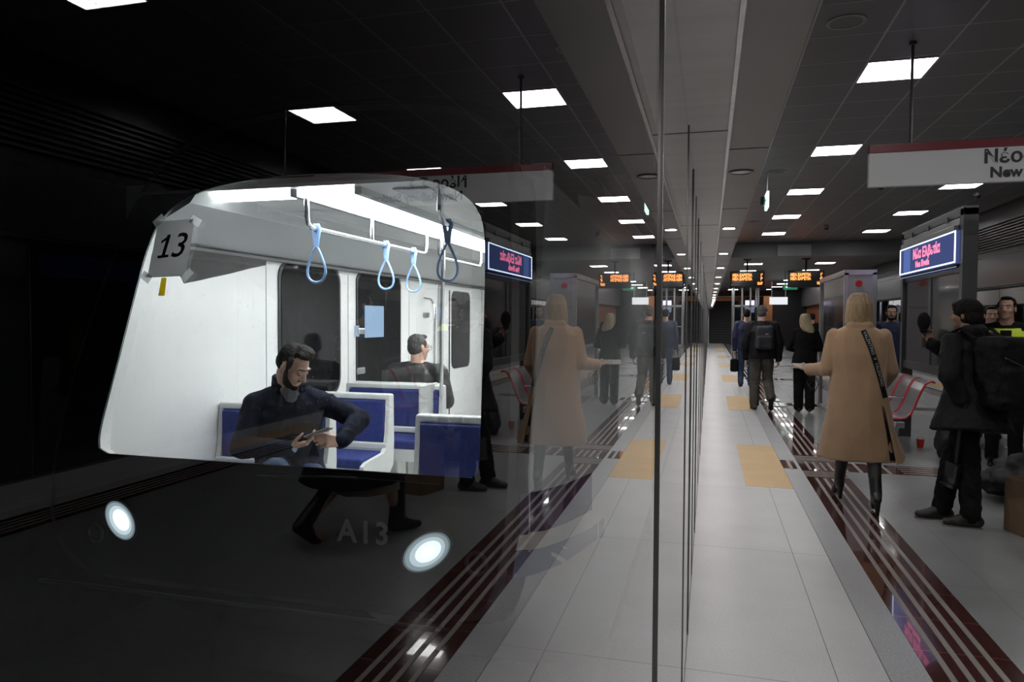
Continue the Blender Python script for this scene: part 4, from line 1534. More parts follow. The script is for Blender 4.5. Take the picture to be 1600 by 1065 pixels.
class Fig:
    """joint set of one figure in its own frame: x its right, y forward, z up"""

    def __init__(s, sc=1.0, female=False, **over):
        w_ = 0.165 if female else 0.19
        j = dict(pelvis=(0, 0, 0.95), neck=(0, 0.0, 1.47), head=(0, 0.025, 1.625),
                 shL=(-w_, 0, 1.415), shR=(w_, 0, 1.415), elL=(-w_ - 0.05, -0.02, 1.13), elR=(w_ + 0.05, -0.02, 1.13),
                 wrL=(-w_ - 0.05, 0.05, 0.87), wrR=(w_ + 0.05, 0.05, 0.87),
                 hiL=(-0.09, 0, 0.92), hiR=(0.09, 0, 0.92), knL=(-0.10, 0.02, 0.50), knR=(0.10, 0.02, 0.50),
                 anL=(-0.10, -0.03, 0.085), anR=(0.10, -0.03, 0.085), toL=(-0.11, 0.13, 0.03), toR=(0.11, 0.13, 0.03))
        j.update(over)
        s.j = {k: Vector(v) * sc for k, v in j.items()}
        s.sc = sc
        s.f = female
        s.hrot = Matrix.Identity(3)

    def look(s, yaw=0, pitch=0, roll=0):
        s.hrot = Matrix.Rotation(yaw, 3, 'Z') @ Matrix.Rotation(-pitch, 3, 'X') @ Matrix.Rotation(roll, 3, 'Y')
        return s

    def hp(s, x, y, z):
        return s.j['head'] + s.hrot @ (Vector((x, y, z)) * s.sc)

    def torso_frame(s, t):
        j = s.j
        c = j['pelvis'].lerp(j['neck'], t)
        up = (j['neck'] - j['pelvis']).normalized()
        u = (j['hiR'] - j['hiL']).normalized().lerp((j['shR'] - j['shL']).normalized(), max(0, min(1, t)))
        u = (u - up * u.dot(up)).normalized()
        v = up.cross(u)
        return c, u, v

    def torso(s, mb, rows, e=2.4):
        """rows: (t along spine, half width, half depth, forward offset)"""
        rings = []
        for row in rows:
            t, w_, d_ = row[:3]
            off = row[3] if len(row) > 3 else 0
            c, u, v = s.torso_frame(t)
            rings.append(se_ring(c + v * off * s.sc, u, v, w_ * s.sc, d_ * s.sc, e=e))
        mb.loft(rings)

    def head(s, mb):
        h, q = s.hp, s.sc
        R3 = s.hrot
        ell(mb, h(0, -0.012, 0.035), (0.074 * q, 0.094 * q, 0.086 * q), R3)
        ell(mb, h(0, 0.022, -0.015), (0.062 * q, 0.070 * q, 0.085 * q), R3)
        ell(mb, h(0, 0.035, -0.072), (0.046 * q, 0.048 * q, 0.034 * q), R3)
        ell(mb, h(0, 0.066, -0.092), (0.020 * q, 0.018 * q, 0.016 * q), R3)
        cap(mb, h(0, 0.083, 0.018), h(0, 0.106, -0.022), 0.009 * q, 0.0135 * q)
        for sx in (-1, 1):
            ell(mb, h(sx * 0.012, 0.094, -0.027), (0.010 * q, 0.012 * q, 0.008 * q), R3)
            cap(mb, h(sx * 0.014, 0.084, 0.034), h(sx * 0.045, 0.072, 0.032), 0.010 * q, 0.010 * q)
            ell(mb, h(sx * 0.036, 0.056, -0.020), (0.026 * q, 0.024 * q, 0.026 * q), R3)
            ell(mb, h(sx * 0.076, -0.008, -0.004), (0.009 * q, 0.019 * q, 0.031 * q), R3)
        cap(mb, h(-0.017, 0.080, -0.050), h(0.017, 0.080, -0.050), 0.0075 * q, 0.0075 * q)
        cap(mb, h(-0.015, 0.078, -0.061), h(0.015, 0.078, -0.061), 0.008 * q, 0.008 * q)
        nk = 0.052 if s.f else 0.060
        cap(mb, s.j['neck'] - Vector((0, 0, 0.03)) * q, h(0, -0.02, -0.05), (nk + 0.008) * q, nk * q)

    def hand(s, mb, wrist, d, palm, side, curl=0.5, spread=1.0, thumb=0.6):
        """d: knuckle direction, palm: palm normal, side: direction towards the thumb"""
        q = s.sc * (0.92 if s.f else 1.0)
        wrist, d = Vector(wrist), Vector(d).normalized()
        palm = Vector(palm); palm = (palm - d * palm.dot(d)).normalized()
        side = Vector(side); side = (side - d * side.dot(d) - palm * side.dot(palm)).normalized()
        base = wrist + d * 0.02 * q
        for k in range(4):
            o_ = side * (0.027 - 0.018 * k) * q
            cap(mb, base + o_ * 0.7, base + d * 0.070 * q + o_, 0.0155 * q, 0.0135 * q)
        for k, (L1, L2, L3) in enumerate(((0.038, 0.024, 0.018), (0.043, 0.028, 0.020), (0.040, 0.026, 0.019), (0.030, 0.020, 0.016))):
            p = base + d * (0.078 - 0.004 * k) * q + side * (0.029 - 0.0195 * k) * q
            a = 0.0
            dd = (d + side * (0.12 - 0.09 * k) * spread).normalized()
            pts = [p]
            for i, L in enumerate((L1, L2, L3)):
                a += curl * (0.75 if i == 0 else 1.0) * (1 + 0.08 * k)
                pts.append(pts[-1] + (dd * math.cos(a) + palm * math.sin(a)) * L * q)
            chain(mb, pts, [0.0088 * q, 0.0082 * q, 0.0075 * q, 0.0066 * q], n=10)
        p = base + side * 0.026 * q + d * 0.008 * q + palm * 0.006 * q
        dd = (d * 0.75 + side * (0.9 - 0.5 * thumb) + palm * 0.7 * thumb).normalized()
        p2 = p + dd * 0.040 * q
        dd2 = (d * 0.9 + side * 0.15 + palm * 0.6 * thumb).normalized()
        chain(mb, [p, p2, p2 + dd2 * 0.028 * q, p2 + dd2 * 0.048 * q], [0.0135 * q, 0.0105 * q, 0.0095 * q, 0.008 * q], n=10)

    def body(s, parent, skin, hands=None, voxel=0.0065):
        """the whole figure as one continuous surface"""
        mb = MB()
        j, q = s.j, s.sc
        if s.f:
            rows = [(-0.12, 0.13, 0.095), (0.0, 0.155, 0.105), (0.12, 0.145, 0.1), (0.32, 0.112, 0.082), (0.6, 0.130, 0.100, 0.01), (0.8, 0.135, 0.090), (0.93, 0.10, 0.065), (1.0, 0.055, 0.05)]
        else:
            rows = [(-0.12, 0.13, 0.10), (0.0, 0.150, 0.11), (0.12, 0.145, 0.105), (0.32, 0.132, 0.095), (0.6, 0.150, 0.110, 0.01), (0.8, 0.160, 0.100), (0.93, 0.125, 0.075), (1.0, 0.06, 0.055)]
        s.torso(mb, rows)
        s.head(mb)
        a = 0.86 if s.f else 1.0
        for S in 'LR':
            ell(mb, j['sh' + S], (0.055 * a * q, 0.055 * a * q, 0.055 * a * q))
            nb = j['neck'].lerp(j['sh' + S], 0.25)
            cap(mb, nb, j['sh' + S], 0.050 * a * q, 0.050 * a * q)
            chain(mb, [j['sh' + S], j['el' + S], j['wr' + S]], [0.050 * a * q, 0.038 * a * q, 0.026 * a * q])
            chain(mb, [j['hi' + S], j['kn' + S]], [0.080 * q, 0.054 * q])
            kn, an = j['kn' + S], j['an' + S]
            cap(mb, kn, kn.lerp(an, 0.3), 0.054 * q, 0.055 * q)
            cap(mb, kn.lerp(an, 0.3), an, 0.055 * q, 0.036 * q)
            to = j['to' + S]
            cap(mb, an - Vector((0, 0, 0.03)) * q, an.lerp(to, 0.6) - Vector((0, 0, 0.012)) * q, 0.036 * q, 0.032 * q)
            cap(mb, an.lerp(to, 0.6) - Vector((0, 0, 0.012)) * q, to, 0.032 * q, 0.022 * q)
            el, wr = j['el' + S], j['wr' + S]
            fd = (wr - el).normalized()
            sx = -1 if S == 'L' else 1
            hd = (hands or {}).get(S)
            if hd is None:
                inward = Vector((-sx, 0, 0))
                fwd_ = Vector((0, 1, 0))
                s.hand(mb, wr, fd, inward, fwd_, 0.35)
            else:
                s.hand(mb, wr, *hd)
        return blob('body', mb, skin, parent, voxel, 2)

    def eyes(s, parent, closed=False):
        if closed:
            for sx in (-1, 1):
                mb = MB()
                ell(mb, s.hp(sx * 0.030, 0.074, 0.010), (0.0145 * s.sc, 0.0125 * s.sc, 0.0115 * s.sc), s.hrot, n=14, m=10)
                e_ = mb.build('eyelid', SKIN, parent, smooth=True)
                mb = MB()
                mb.tube([s.hp(sx * (0.030 + 0.014 * u), 0.0865 - 0.006 * u * u, 0.004 - 0.003 * (1 - u * u)) for u in (-1, -0.5, 0, 0.5, 1)], 0.0016 * s.sc, 6)
                mb.build('eyelashes', mat('dark_brown_hair', (0.018, 0.013, 0.011), 0.6), e_)
                mb = MB()
                cap(mb, s.hp(sx * 0.014, 0.090, 0.036), s.hp(sx * 0.048, 0.078, 0.038), 0.0055 * s.sc, 0.0045 * s.sc)
                mb.build('eyebrow', mat('dark_brown_hair', (0.018, 0.013, 0.011), 0.6), parent, smooth=True)
            return
        for sx in (-1, 1):
            mb = MB()
            c = s.hp(sx * 0.030, 0.0755, 0.008)
            ell(mb, c, (0.0115 * s.sc,) * 3, s.hrot, n=14, m=10)
            e_ = mb.build('eye', mat('eye_white', (0.62, 0.58, 0.55), 0.25), parent, smooth=True)
            mb = MB()
            d = s.hrot @ Vector((0, 1, -0.12))
            mb.disc(c, d, 0.0065 * s.sc, 0.005 * s.sc, 0.0098 * s.sc, 0.0118 * s.sc, 12)
            mb.build('iris', mat('dark_iris', (0.02, 0.013, 0.01), 0.2), e_)
            mb = MB()
            cap(mb, s.hp(sx * 0.014, 0.089, 0.034), s.hp(sx * 0.046, 0.078, 0.037), 0.0048 * s.sc, 0.004 * s.sc)
            mb.build('eyebrow', mat('dark_brown_hair', (0.018, 0.013, 0.011), 0.6), parent, smooth=True)

    def hair_short(s, parent, m, back=0.0, vol=1.0, name='hair'):
        mb = MB()
        R3, q = s.hrot, s.sc
        ell(mb, s.hp(0, -0.028, 0.062), (0.079 * q * vol, 0.086 * q * vol, 0.074 * q * vol), R3)
        ell(mb, s.hp(0, -0.046, 0.020 - back), (0.078 * q * vol, 0.066 * q * vol, 0.080 * q * vol), R3)
        ell(mb, s.hp(0, 0.040, 0.108), (0.052 * q * vol, 0.036 * q, 0.022 * q), R3)
        for sx in (-1, 1):
            ell(mb, s.hp(sx * 0.070, 0.018, 0.045), (0.009 * q, 0.022 * q, 0.034 * q), R3)
        return blob(name, mb, m, parent, 0.006, 2, 0.005 * q, 45, (1, 1, 0.6), seed=s.sc * 9)

    def beard(s, parent, m):
        mb = MB()
        R3, q = s.hrot, s.sc
        ell(mb, s.hp(0, 0.034, -0.084), (0.052 * q, 0.050 * q, 0.030 * q), R3)
        ell(mb, s.hp(0, 0.068, -0.094), (0.028 * q, 0.020 * q, 0.019 * q), R3)
        for sx in (-1, 1):
            chain(mb, [s.hp(sx * 0.066, 0.010, 0.0), s.hp(sx * 0.060, 0.025, -0.05), s.hp(sx * 0.040, 0.055, -0.082)], [0.009 * q, 0.015 * q, 0.018 * q])
        cap(mb, s.hp(-0.022, 0.087, -0.040), s.hp(0.022, 0.087, -0.040), 0.0055 * q, 0.0055 * q)
        return blob('beard', mb, m, parent, 0.005, 1, 0.003, 60)

    def sleeves(s, mb, r_=(0.066, 0.056, 0.046), short=0.0):
        j, q = s.j, s.sc
        for S in 'LR':
            sh, el, wr = j['sh' + S], j['el' + S], j['wr' + S]
            cap(mb, j['neck'].lerp(sh, 0.35) - Vector((0, 0, 0.01)), sh, 0.062 * q, r_[0] * q)
            e_ = wr.lerp(el, short)
            chain(mb, [sh, el], [r_[0] * q, r_[1] * q])
            chain(mb, [el, e_], [r_[1] * q, r_[2] * q])

    def trousers(s, parent, m, r_=(0.098, 0.074, 0.062), voxel=0.009, fold=0.008, name='trousers', top=0.16, cuff=0.03):
        mb = MB()
        j, q = s.j, s.sc
        s.torso(mb, [(-0.10, 0.155, 0.115), (0.0, 0.170, 0.128), (top, 0.158, 0.118)])
        for S in 'LR':
            hi, kn, an = j['hi' + S], j['kn' + S], j['an' + S]
            an = an.lerp(kn, cuff)
            cap(mb, hi, kn, r_[0] * q, r_[1] * q)
            cap(mb, kn, an, r_[1] * q, r_[2] * q)
        return blob(name, mb, m, parent, voxel, 3, fold, 12, (1, 1, 0.8), seed=4.2)

    def shoe(s, parent, S, m, r_=0.043, heel=0.0, name='shoe', high=0.0, sole=None):
        j, q = s.j, s.sc
        an, to = j['an' + S], j['to' + S]
        mb = MB()
        d = (to - an); d.z = 0 if abs(d.z) < 0.1 * q else d.z
        dn = d.normalized()
        up = Vector((0, 0, 1))
        up = (up - dn * up.dot(dn)).normalized()
        hl = an - dn * 0.045 * q - up * (0.045 + 0) * q
        ball = an + dn * 0.10 * q - up * 0.045 * q
        toe = an + dn * 0.165 * q - up * 0.052 * q
        cap(mb, an + up * (0.02 + high) * q, hl + up * 0.01, r_ * q * 1.05, r_ * q * 0.9)
        cap(mb, hl, ball, r_ * q * 0.82, r_ * q * 0.95, flat=(1, 0.9))
        cap(mb, ball, toe, r_ * q * 0.95, r_ * q * 0.62, flat=(1, 0.85))
        cap(mb, an, ball, r_ * q, r_ * q * 0.8)
        if high:
            cap(mb, an, an + up * high * q + (j['kn' + S] - an).normalized() * 0.02, r_ * q, (r_ + 0.008) * q)
        o = blob(name, mb, m, parent, 0.0065, 2)
        if sole is not None:
            mb = MB()
            sd = dn.cross(up)
            c0, c1 = hl - up * 0.032 * q, toe - up * 0.024 * q
            pts = [c0 - dn * 0.03 * q + sd * 0.02 * q, c0 - dn * 0.03 * q - sd * 0.02 * q, c0 - sd * 0.034 * q, (c0 + c1) / 2 - sd * 0.034 * q, c1 - dn * 0.02 * q - sd * 0.042 * q, c1 + dn * 0.025 * q - sd * 0.015 * q,
                   c1 + dn * 0.025 * q + sd * 0.015 * q, c1 - dn * 0.02 * q + sd * 0.042 * q, (c0 + c1) / 2 + sd * 0.034 * q, c0 + sd * 0.034 * q]
            mb.prism(pts, up * -0.014 * q)
            mb.build('sole', sole, o)
        if heel:
            mb = MB()
            b0 = an - dn * 0.042 * q
            cap(mb, b0 - up * 0.05 * q, b0 - up * (0.05 + heel) * q + dn * 0.004, 0.020 * q, 0.011 * q)
            mb.build('heel', m, o, smooth=True)
        return o


SKIN = mat('warm_skin', (0.52, 0.32, 0.235), 0.5, var=0.06, scale=14)
SKIN_D = mat('tanned_skin', (0.30, 0.165, 0.11), 0.5, var=0.06, scale=14)
DHAIR = mat('dark_hair', (0.009, 0.007, 0.006), 0.7, bump=0.6, bscale=220, stretch=(1, 1, 0.2), spec=0.2)
GHAIR = mat('grey_hair', (0.07, 0.066, 0.062), 0.7, var=0.5, scale=60, bump=0.6, bscale=200)
BLONDE = mat('blonde_hair', (0.33, 0.225, 0.125), 0.38, var=0.45, scale=30, bump=0.5, bscale=120, stretch=(6, 6, 0.25))
PBLONDE = mat('pale_blonde_hair', (0.42, 0.33, 0.20), 0.4, var=0.45, scale=30, bump=0.5, bscale=120, stretch=(6, 6, 0.3))
CAMEL = mat('camel_wool', (0.345, 0.215, 0.125), 0.9, var=0.07, scale=7, bump=0.25, bscale=420, sheen=0.25)
BLACKC = mat('black_cloth', (0.009, 0.009, 0.010), 0.9, var=0.2, scale=9, bump=0.3, bscale=200, spec=0.15)
BLACKP = mat('black_nylon', (0.008, 0.008, 0.010), 0.65, bump=0.4, bscale=40, spec=0.2)
NAVY = mat('navy_wool', (0.008, 0.010, 0.020), 0.9, var=0.3, scale=20, bump=0.3, bscale=300, spec=0.15)
NAVYJ = mat('navy_jacket_cloth', (0.010, 0.016, 0.055), 0.7, bump=0.3, bscale=60)
JEANS = mat('blue_jeans', (0.028, 0.050, 0.105), 0.8, var=0.25, scale=14, bump=0.3, bscale=300)
OLIVE = mat('grey_olive_cotton', (0.075, 0.070, 0.058), 0.85, var=0.18, scale=10, bump=0.3, bscale=120)
LEATHER = mat('black_leather', (0.010, 0.010, 0.010), 0.3, bump=0.15, bscale=60)
LEATHB = mat('dark_brown_leather', (0.016, 0.014, 0.012), 0.45, bump=0.3, bscale=30)
TIGHTS = mat('sheer_black_tights', (0.030, 0.025, 0.025), 0.6)
HIVIS = mat('fluorescent_yellow_vest', (0.62, 0.80, 0.035), 0.6, bump=0.2, bscale=40)
REFLECT = mat('grey_reflective_tape', (0.22, 0.23, 0.24), 0.35)
WHITEC = mat('white_cotton', (0.62, 0.62, 0.62), 0.8)
BEIGE = mat('beige_wool', (0.30, 0.26, 0.19), 0.85, bump=0.2, bscale=200)


def surf_bvh(o):
    me = o.data
    return BVHTree.FromPolygons([v.co.copy() for v in me.vertices], [tuple(p.vertices) for p in me.polygons])


def back_strip(bv, p_list, width, m, name, parent, dirv=Vector((0, 1, 0)), lift=0.006, start=-1.0, n=30, thick=0.004):
    """band that follows a garment: p_list of (x,z) points, cast along dirv"""
    pts = []
    for k in range(n + 1):
        f = k / n * (len(p_list) - 1)
        i = min(int(f), len(p_list) - 2)
        a, c = Vector(p_list[i]), Vector(p_list[i + 1])
        pts.append(a.lerp(c, f - i))
    rows = []
    for k, p in enumerate(pts):
        t = (pts[min(k + 1, n)] - pts[max(k - 1, 0)]).normalized()
        nn = Vector((-t.y, t.x))
        row = []
        for q in (-1, -0.33, 0.33, 1):
            s_ = p + nn * q * width / 2
            o3 = Vector((s_.x, 0, s_.y)) + dirv * start
            h = bv.ray_cast(o3, dirv, 3)
            row.append((h[0] if h[0] else Vector((s_.x, 0, s_.y))) - dirv * lift)
        rows.append(row)
    mb = MB()
    full = [r_ + [p - (-dirv) * thick for p in reversed(r_)] for r_ in rows]
    mb.loft(full)
    return mb.build(name, m, parent, smooth=False)


def person(name, label, loc, deg, cat='person', group=None):
    e = empty(name, loc, math.radians(deg))
    tag(e, label, cat, group)
    return e


# ---- 1 the woman in the camel coat, walking away
P = person('woman', 'woman with a blonde bob in a long camel coat walking away, strap across her back', (1.20, 6.50, 0), 0)
g = Fig(1.035, True, pelvis=(0.0, 0.0, 0.96), neck=(0.0, 0.02, 1.46), head=(0.0, 0.045, 1.605),
        shL=(-0.178, 0.01, 1.372), shR=(0.178, 0.0, 1.372), elL=(-0.235, 0.0, 1.11), wrL=(-0.345, 0.17, 1.09),
        elR=(0.245, 0.02, 1.10), wrR=(0.19, 0.20, 0.94), hiL=(-0.085, 0.02, 0.93), hiR=(0.085, -0.02, 0.93),
        knL=(-0.06, 0.19, 0.52), knR=(0.105, -0.06, 0.52), anL=(-0.075, 0.29, 0.155), anR=(0.10, -0.24, 0.165),
        toL=(-0.09, 0.44, 0.03), toR=(0.115, -0.09, 0.035))
g.body(P, SKIN, hands={'L': ((-0.8, 0.55, 0.12), (0.1, 0.2, 1), (0.4, 0.9, 0), 0.12, 0.6, 0.9), 'R': ((-0.3, 0.9, -0.2), (-1, 0, 0), (0, 0.2, 1), 0.4)})
mb = MB()
for z, w_, d_, oy in ((1.500, 0.075, 0.065, 0.0), (1.475, 0.15, 0.085, 0.0), (1.44, 0.212, 0.100, 0.0), (1.39, 0.235, 0.118, 0), (1.28, 0.222, 0.132, 0), (1.12, 0.205, 0.135, 0), (0.98, 0.222, 0.150, 0),
                      (0.80, 0.250, 0.170, 0), (0.62, 0.280, 0.190, 0), (0.50, 0.298, 0.205, 0), (0.425, 0.308, 0.210, 0)):
    pass
rings = [se_ring(Vector((0.0 + (0.01 if z < 0.9 else 0), oy, z)), Vector((1, 0, 0.0)), Vector((0, 1, 0.05 if z < 0.6 else 0)), w_, d_, n=36, e=2.5)
         for z, w_, d_, oy in ((1.505, 0.07, 0.06, 0.0), (1.485, 0.14, 0.085, 0.0), (1.455, 0.185, 0.098, 0.0), (1.41, 0.222, 0.112, 0), (1.28, 0.222, 0.134, 0), (1.12, 0.208, 0.138, 0), (0.98, 0.225, 0.152, 0),
                               (0.80, 0.252, 0.172, 0), (0.62, 0.282, 0.192, 0), (0.50, 0.300, 0.207, 0), (0.42, 0.310, 0.213, 0))]
mb.loft(rings)
j = g.j
for S, r_ in (('L', (0.068, 0.064, 0.055)), ('R', (0.068, 0.062, 0.054))):
    chain(mb, [j['sh' + S], j['el' + S]], [r_[0], r_[1]])
    chain(mb, [j['el' + S], j['wr' + S].lerp(j['el' + S], 0.08)], [r_[1], r_[2]])
cap(mb, (-0.05, -0.02, 1.50), (0.05, -0.02, 1.50), 0.06, 0.06)
coat = blob('coat', mb, CAMEL, P, 0.009, 3, 0.010, 5, (1, 1, 0.25), 1.3)
bv = surf_bvh(coat)
mb = MB()                                   # dark wedge painting the shaded inside of the back vent, then its flap
vs = []
for x, z in ((0.155, 0.88), (0.19, 0.64), (0.215, 0.43), (0.262, 0.43), (0.215, 0.64)):
    h = bv.ray_cast(Vector((x, -1, z)), Vector((0, 1, 0)), 3)
    vs.append((h[0] if h[0] else Vector((x, -0.18, z))) - Vector((0, 0.006, 0)))
mb.prism(vs, (0, 0.01, 0)); mb.build('coat_vent_shade', BLACKC, P)
mb = MB()
rows = []
for k in range(9):
    t = k / 8
    z = 0.86 - 0.46 * t
    row = []
    for q in range(4):
        x = 0.175 + 0.085 * t + (0.02 + 0.055 * t) * q / 3
        y = -0.155 - 0.045 * t - 0.02 * math.sin(q) + 0.06 * q / 3
        row.append(Vector((x, y, z + 0.02 * q * t - (0.03 if (k == 8 and q == 2) else 0))))
    rows.append(row + [p + Vector((0.0, 0.010, 0)) for p in reversed(row)])
mb.loft(rows); mb.build('coat_flap', CAMEL, P, smooth=True)
back_strip(bv, [(0.015, 1.475), (0.07, 1.33), (0.135, 1.12), (0.185, 0.93)], 0.042, BLACKP, 'bag_strap', P)
tm = text_mesh('strap_lettering', 'VALENTINO  V  VALENTINO', 0.036, mat('strap_white', (0.42, 0.42, 0.40), 0.5), Matrix.Identity(4), P, 0.0006, sx=0.92, spacing=1.12)
a2, b2 = Vector((0.012, 1.478)), Vector((0.185, 0.93))
path = [Vector(q) for q in ((0.015, 1.475), (0.07, 1.33), (0.135, 1.12), (0.185, 0.93))]
for v in tm.data.vertices:
    s_ = v.co.x + 0.012
    i = 0
    while i < 2 and s_ > (path[i + 1] - path[i]).length:
        s_ -= (path[i + 1] - path[i]).length; i += 1
    t = (path[i + 1] - path[i]).normalized()
    nn = Vector((-t.y, t.x))
    q = path[i] + t * s_ + nn * v.co.y
    h = bv.ray_cast(Vector((q.x, -1, q.y)), Vector((0, 1, 0)), 3)
    y = (h[0].y if h[0] else -0.15) - 0.0115 - v.co.z
    v.co = Vector((q.x, y, q.y))
mb = MB()                                   # bob
hr = [(0.118, 0.035, 0.045), (0.105, 0.065, 0.080), (0.075, 0.086, 0.100), (0.03, 0.097, 0.108), (-0.03, 0.104, 0.106), (-0.08, 0.108, 0.098), (-0.125, 0.110, 0.088), (-0.14, 0.106, 0.08)]
rings = []
for z, w_, d_ in hr:
    rings.append([g.hp(0, -0.035 if z < 0.06 else -0.02, z) + Vector((math.copysign(abs(math.cos(a)) ** 0.9, math.cos(a)) * w_, math.sin(a) * d_ * (0.75 if math.sin(a) > 0 else 0.85), 0)) for a in [2 * PI * k / 32 for k in range(32)]])
mb.loft(rings)
blob('hair', mb, BLONDE, P, 0.006, 2, 0.006, 26, (1, 1, 0.08), 2.2)
for S in 'LR':
    j_ = g.j
    mb = MB(); kn, an = j_['kn' + S], j_['an' + S]
    cap(mb, j_['hi' + S], kn, 0.085, 0.060); cap(mb, kn, kn.lerp(an, 0.3), 0.060, 0.060); cap(mb, kn.lerp(an, 0.3), an, 0.060, 0.042)
    blob('stocking', mb, TIGHTS, P, 0.008, 2)
for S, L_ in (('L', 0), ('R', 0)):
    an, to = g.j['an' + S], g.j['to' + S]
    kn = g.j['kn' + S]
    mb = MB()
    up = (kn - an).normalized()
    heelp = an + Vector((0, -0.05, -0.035))
    cap(mb, an + up * 0.12, an, 0.050, 0.046); cap(mb, an, heelp, 0.046, 0.034)
    cap(mb, an + Vector((0, 0, -0.02)), to + Vector((0, -0.03, 0.012)), 0.042, 0.033); cap(mb, to + Vector((0, -0.03, 0.012)), to + Vector((0, 0.04, 0.0)), 0.033, 0.020)
    bo = blob('ankle_boot', mb, LEATHER, P, 0.007, 2)
    mb = MB(); cap(mb, heelp + Vector((0, -0.005, 0)), Vector((heelp.x, heelp.y - 0.008, 0.012)), 0.028, 0.014); mb.build('heel', LEATHER, bo, smooth=True)
card = empty('phone', P.matrix_world @ Vector((0, 0, 0)) if False else (1.20 - 0.425, 6.50 + 0.245, 1.142), 0.7)
mb = MB(); mb.rbox(-0.035, 0.035, -0.07, 0.07, 0, 0.008, 0.003); mb.build('body', mat('white_phone', (0.55, 0.55, 0.57), 0.25), card)
mb = MB(); mb.rbox(-0.03, 0.03, -0.062, 0.062, 0.008, 0.0095, 0.0006); mb.build('screen', M['black_gloss'], card)
tag(card, 'slim pale phone held in the left hand of the woman in the camel coat', 'phone')
cb = MB()
base = Vector((0, 0, 0))
cb.tube([(0, 0, 0), (0.01, 0.0, -0.03), (0.05, 0.0, -0.06), (0.07, 0, -0.10), (0.05, 0, -0.14), (0.02, 0, -0.12), (0.0, 0, -0.08), (0.03, 0, -0.05)], 0.0035, 8)
cb.tube([(0.03, 0.01, -0.03), (0.085, 0.01, -0.05), (0.095, 0.01, -0.10), (0.07, 0.01, -0.16), (0.035, 0.01, -0.15), (0.02, 0.01, -0.10), (0.05, 0.0, -0.06)], 0.0035, 8)
o = cb.build('cable', LEATHER, None, smooth=True)
o.location = (1.20 - 0.375, 6.50 + 0.17, 1.10)
tag(o, 'looped black cable hanging from the hand of the woman in the camel coat', 'cable')

# ---- 2 the camera operator at the right, dark parka and backpack
P = person('man', 'person in a black parka and large backpack holding up a microphone', (1.93, 6.20, 0), 30)
g = Fig(0.985, False, pelvis=(0.02, 0, 0.96), neck=(0.07, 0.07, 1.47), head=(0.09, 0.14, 1.62), shL=(-0.14, 0.05, 1.41), shR=(0.26, 0.07, 1.41),
        elL=(-0.26, -0.06, 1.16), wrL=(-0.19, -0.10, 0.98), elR=(0.27, 0.26, 1.22), wrR=(0.0, 0.36, 1.385),
        anL=(-0.07, -0.10, 0.085), toL=(-0.21, 0.0, 0.03), anR=(-0.10, 0.14, 0.085), toR=(-0.24, 0.22, 0.03), knL=(-0.04, -0.04, 0.5), knR=(-0.02, 0.12, 0.5), hiL=(-0.07, 0, 0.92), hiR=(0.11, 0.02, 0.92)).look(0.45, 0.0)
g.body(P, SKIN_D, hands={'R': ((-0.35, 0.4, 0.9), (-0.3, -0.6, 0.4), (-0.8, 0.2, 0), 0.75), 'L': ((0.2, 0.6, -0.7), (0.9, -0.1, -0.2), (0, 0.6, 0.6), 0.8)})
mb = MB()
g.torso(mb, [(-0.46, 0.33, 0.235), (-0.30, 0.295, 0.215), (-0.1, 0.25, 0.185), (0.15, 0.205, 0.160), (0.4, 0.20, 0.15), (0.7, 0.205, 0.145), (0.88, 0.19, 0.12), (0.98, 0.11, 0.09), (1.06, 0.075, 0.08)])
g.sleeves(mb, (0.084, 0.076, 0.058))
cap(mb, (0.0, 0.02, 1.47), (0.13, 0.04, 1.47), 0.06, 0.06)
pk = blob('parka', mb, BLACKP, P, 0.010, 3, 0.014, 7, (1, 1, 0.7), 8.0)
mb = MB()
ell(mb, g.hp(0, -0.015, 0.050), (0.090, 0.104, 0.090), g.hrot); ell(mb, g.hp(0, -0.042, -0.015), (0.088, 0.080, 0.085), g.hrot)
ell(mb, g.hp(0, 0.05, 0.085), (0.066, 0.045, 0.028), g.hrot)
blob('hair', mb, DHAIR, P, 0.007, 2, 0.007, 30)
g.trousers(P, BLACKC, (0.102, 0.084, 0.072), fold=0.014)
for S in 'LR':
    g.shoe(P, S, LEATHB, 0.050, sole=mat('grey_sole', (0.16, 0.15, 0.14), 0.6))
bp = person('backpack', 'large black backpack on the back of the person in the black parka', P.location, 30, 'backpack')
mb = MB(); mb.rbox(-0.10, 0.24, -0.32, -0.08, 0.90, 1.44, 0.06, seg=4); mb.rbox(-0.07, 0.21, -0.36, -0.30, 0.95, 1.22, 0.03, seg=3)
blob('pack_body', mb, BLACKP, bp, 0.010, 3, 0.012, 8, (1, 1, 1), 3.3)
mb = MB(); mb.tube([(-0.05, -0.333, 1.29), (0.05, -0.333, 1.25), (0.20, -0.333, 1.19)], 0.0035, 6); mb.build('zip', mat('dull_zip', (0.10, 0.10, 0.10), 0.4), bp)
for sx in (-1, 1):
    mb = MB(); mb.tube([(0.07 + sx * 0.13, -0.09, 1.42), (0.07 + sx * 0.14, 0.02, 1.50), (0.07 + sx * 0.15, 0.17, 1.44), (0.06 + sx * 0.16, 0.21, 1.3)], 0.022, 8, flat=(1, 0.35)); mb.build('shoulder_strap', BLACKC, bp, smooth=True)
mb = MB(); mb.tube([(0.22, -0.27, 0.92), (0.24, -0.28, 0.82), (0.25, -0.27, 0.70), (0.24, -0.27, 0.66)], 0.012, 6, flat=(1.4, 0.4)); mb.build('loose_strap', BLACKC, bp, smooth=True)
rz = Matrix.Rotation(math.radians(30), 4, 'Z')
dv = empty('microphone', Vector(P.location) + rz @ Vector((-0.075, 0.375, 1.50)), math.radians(30))
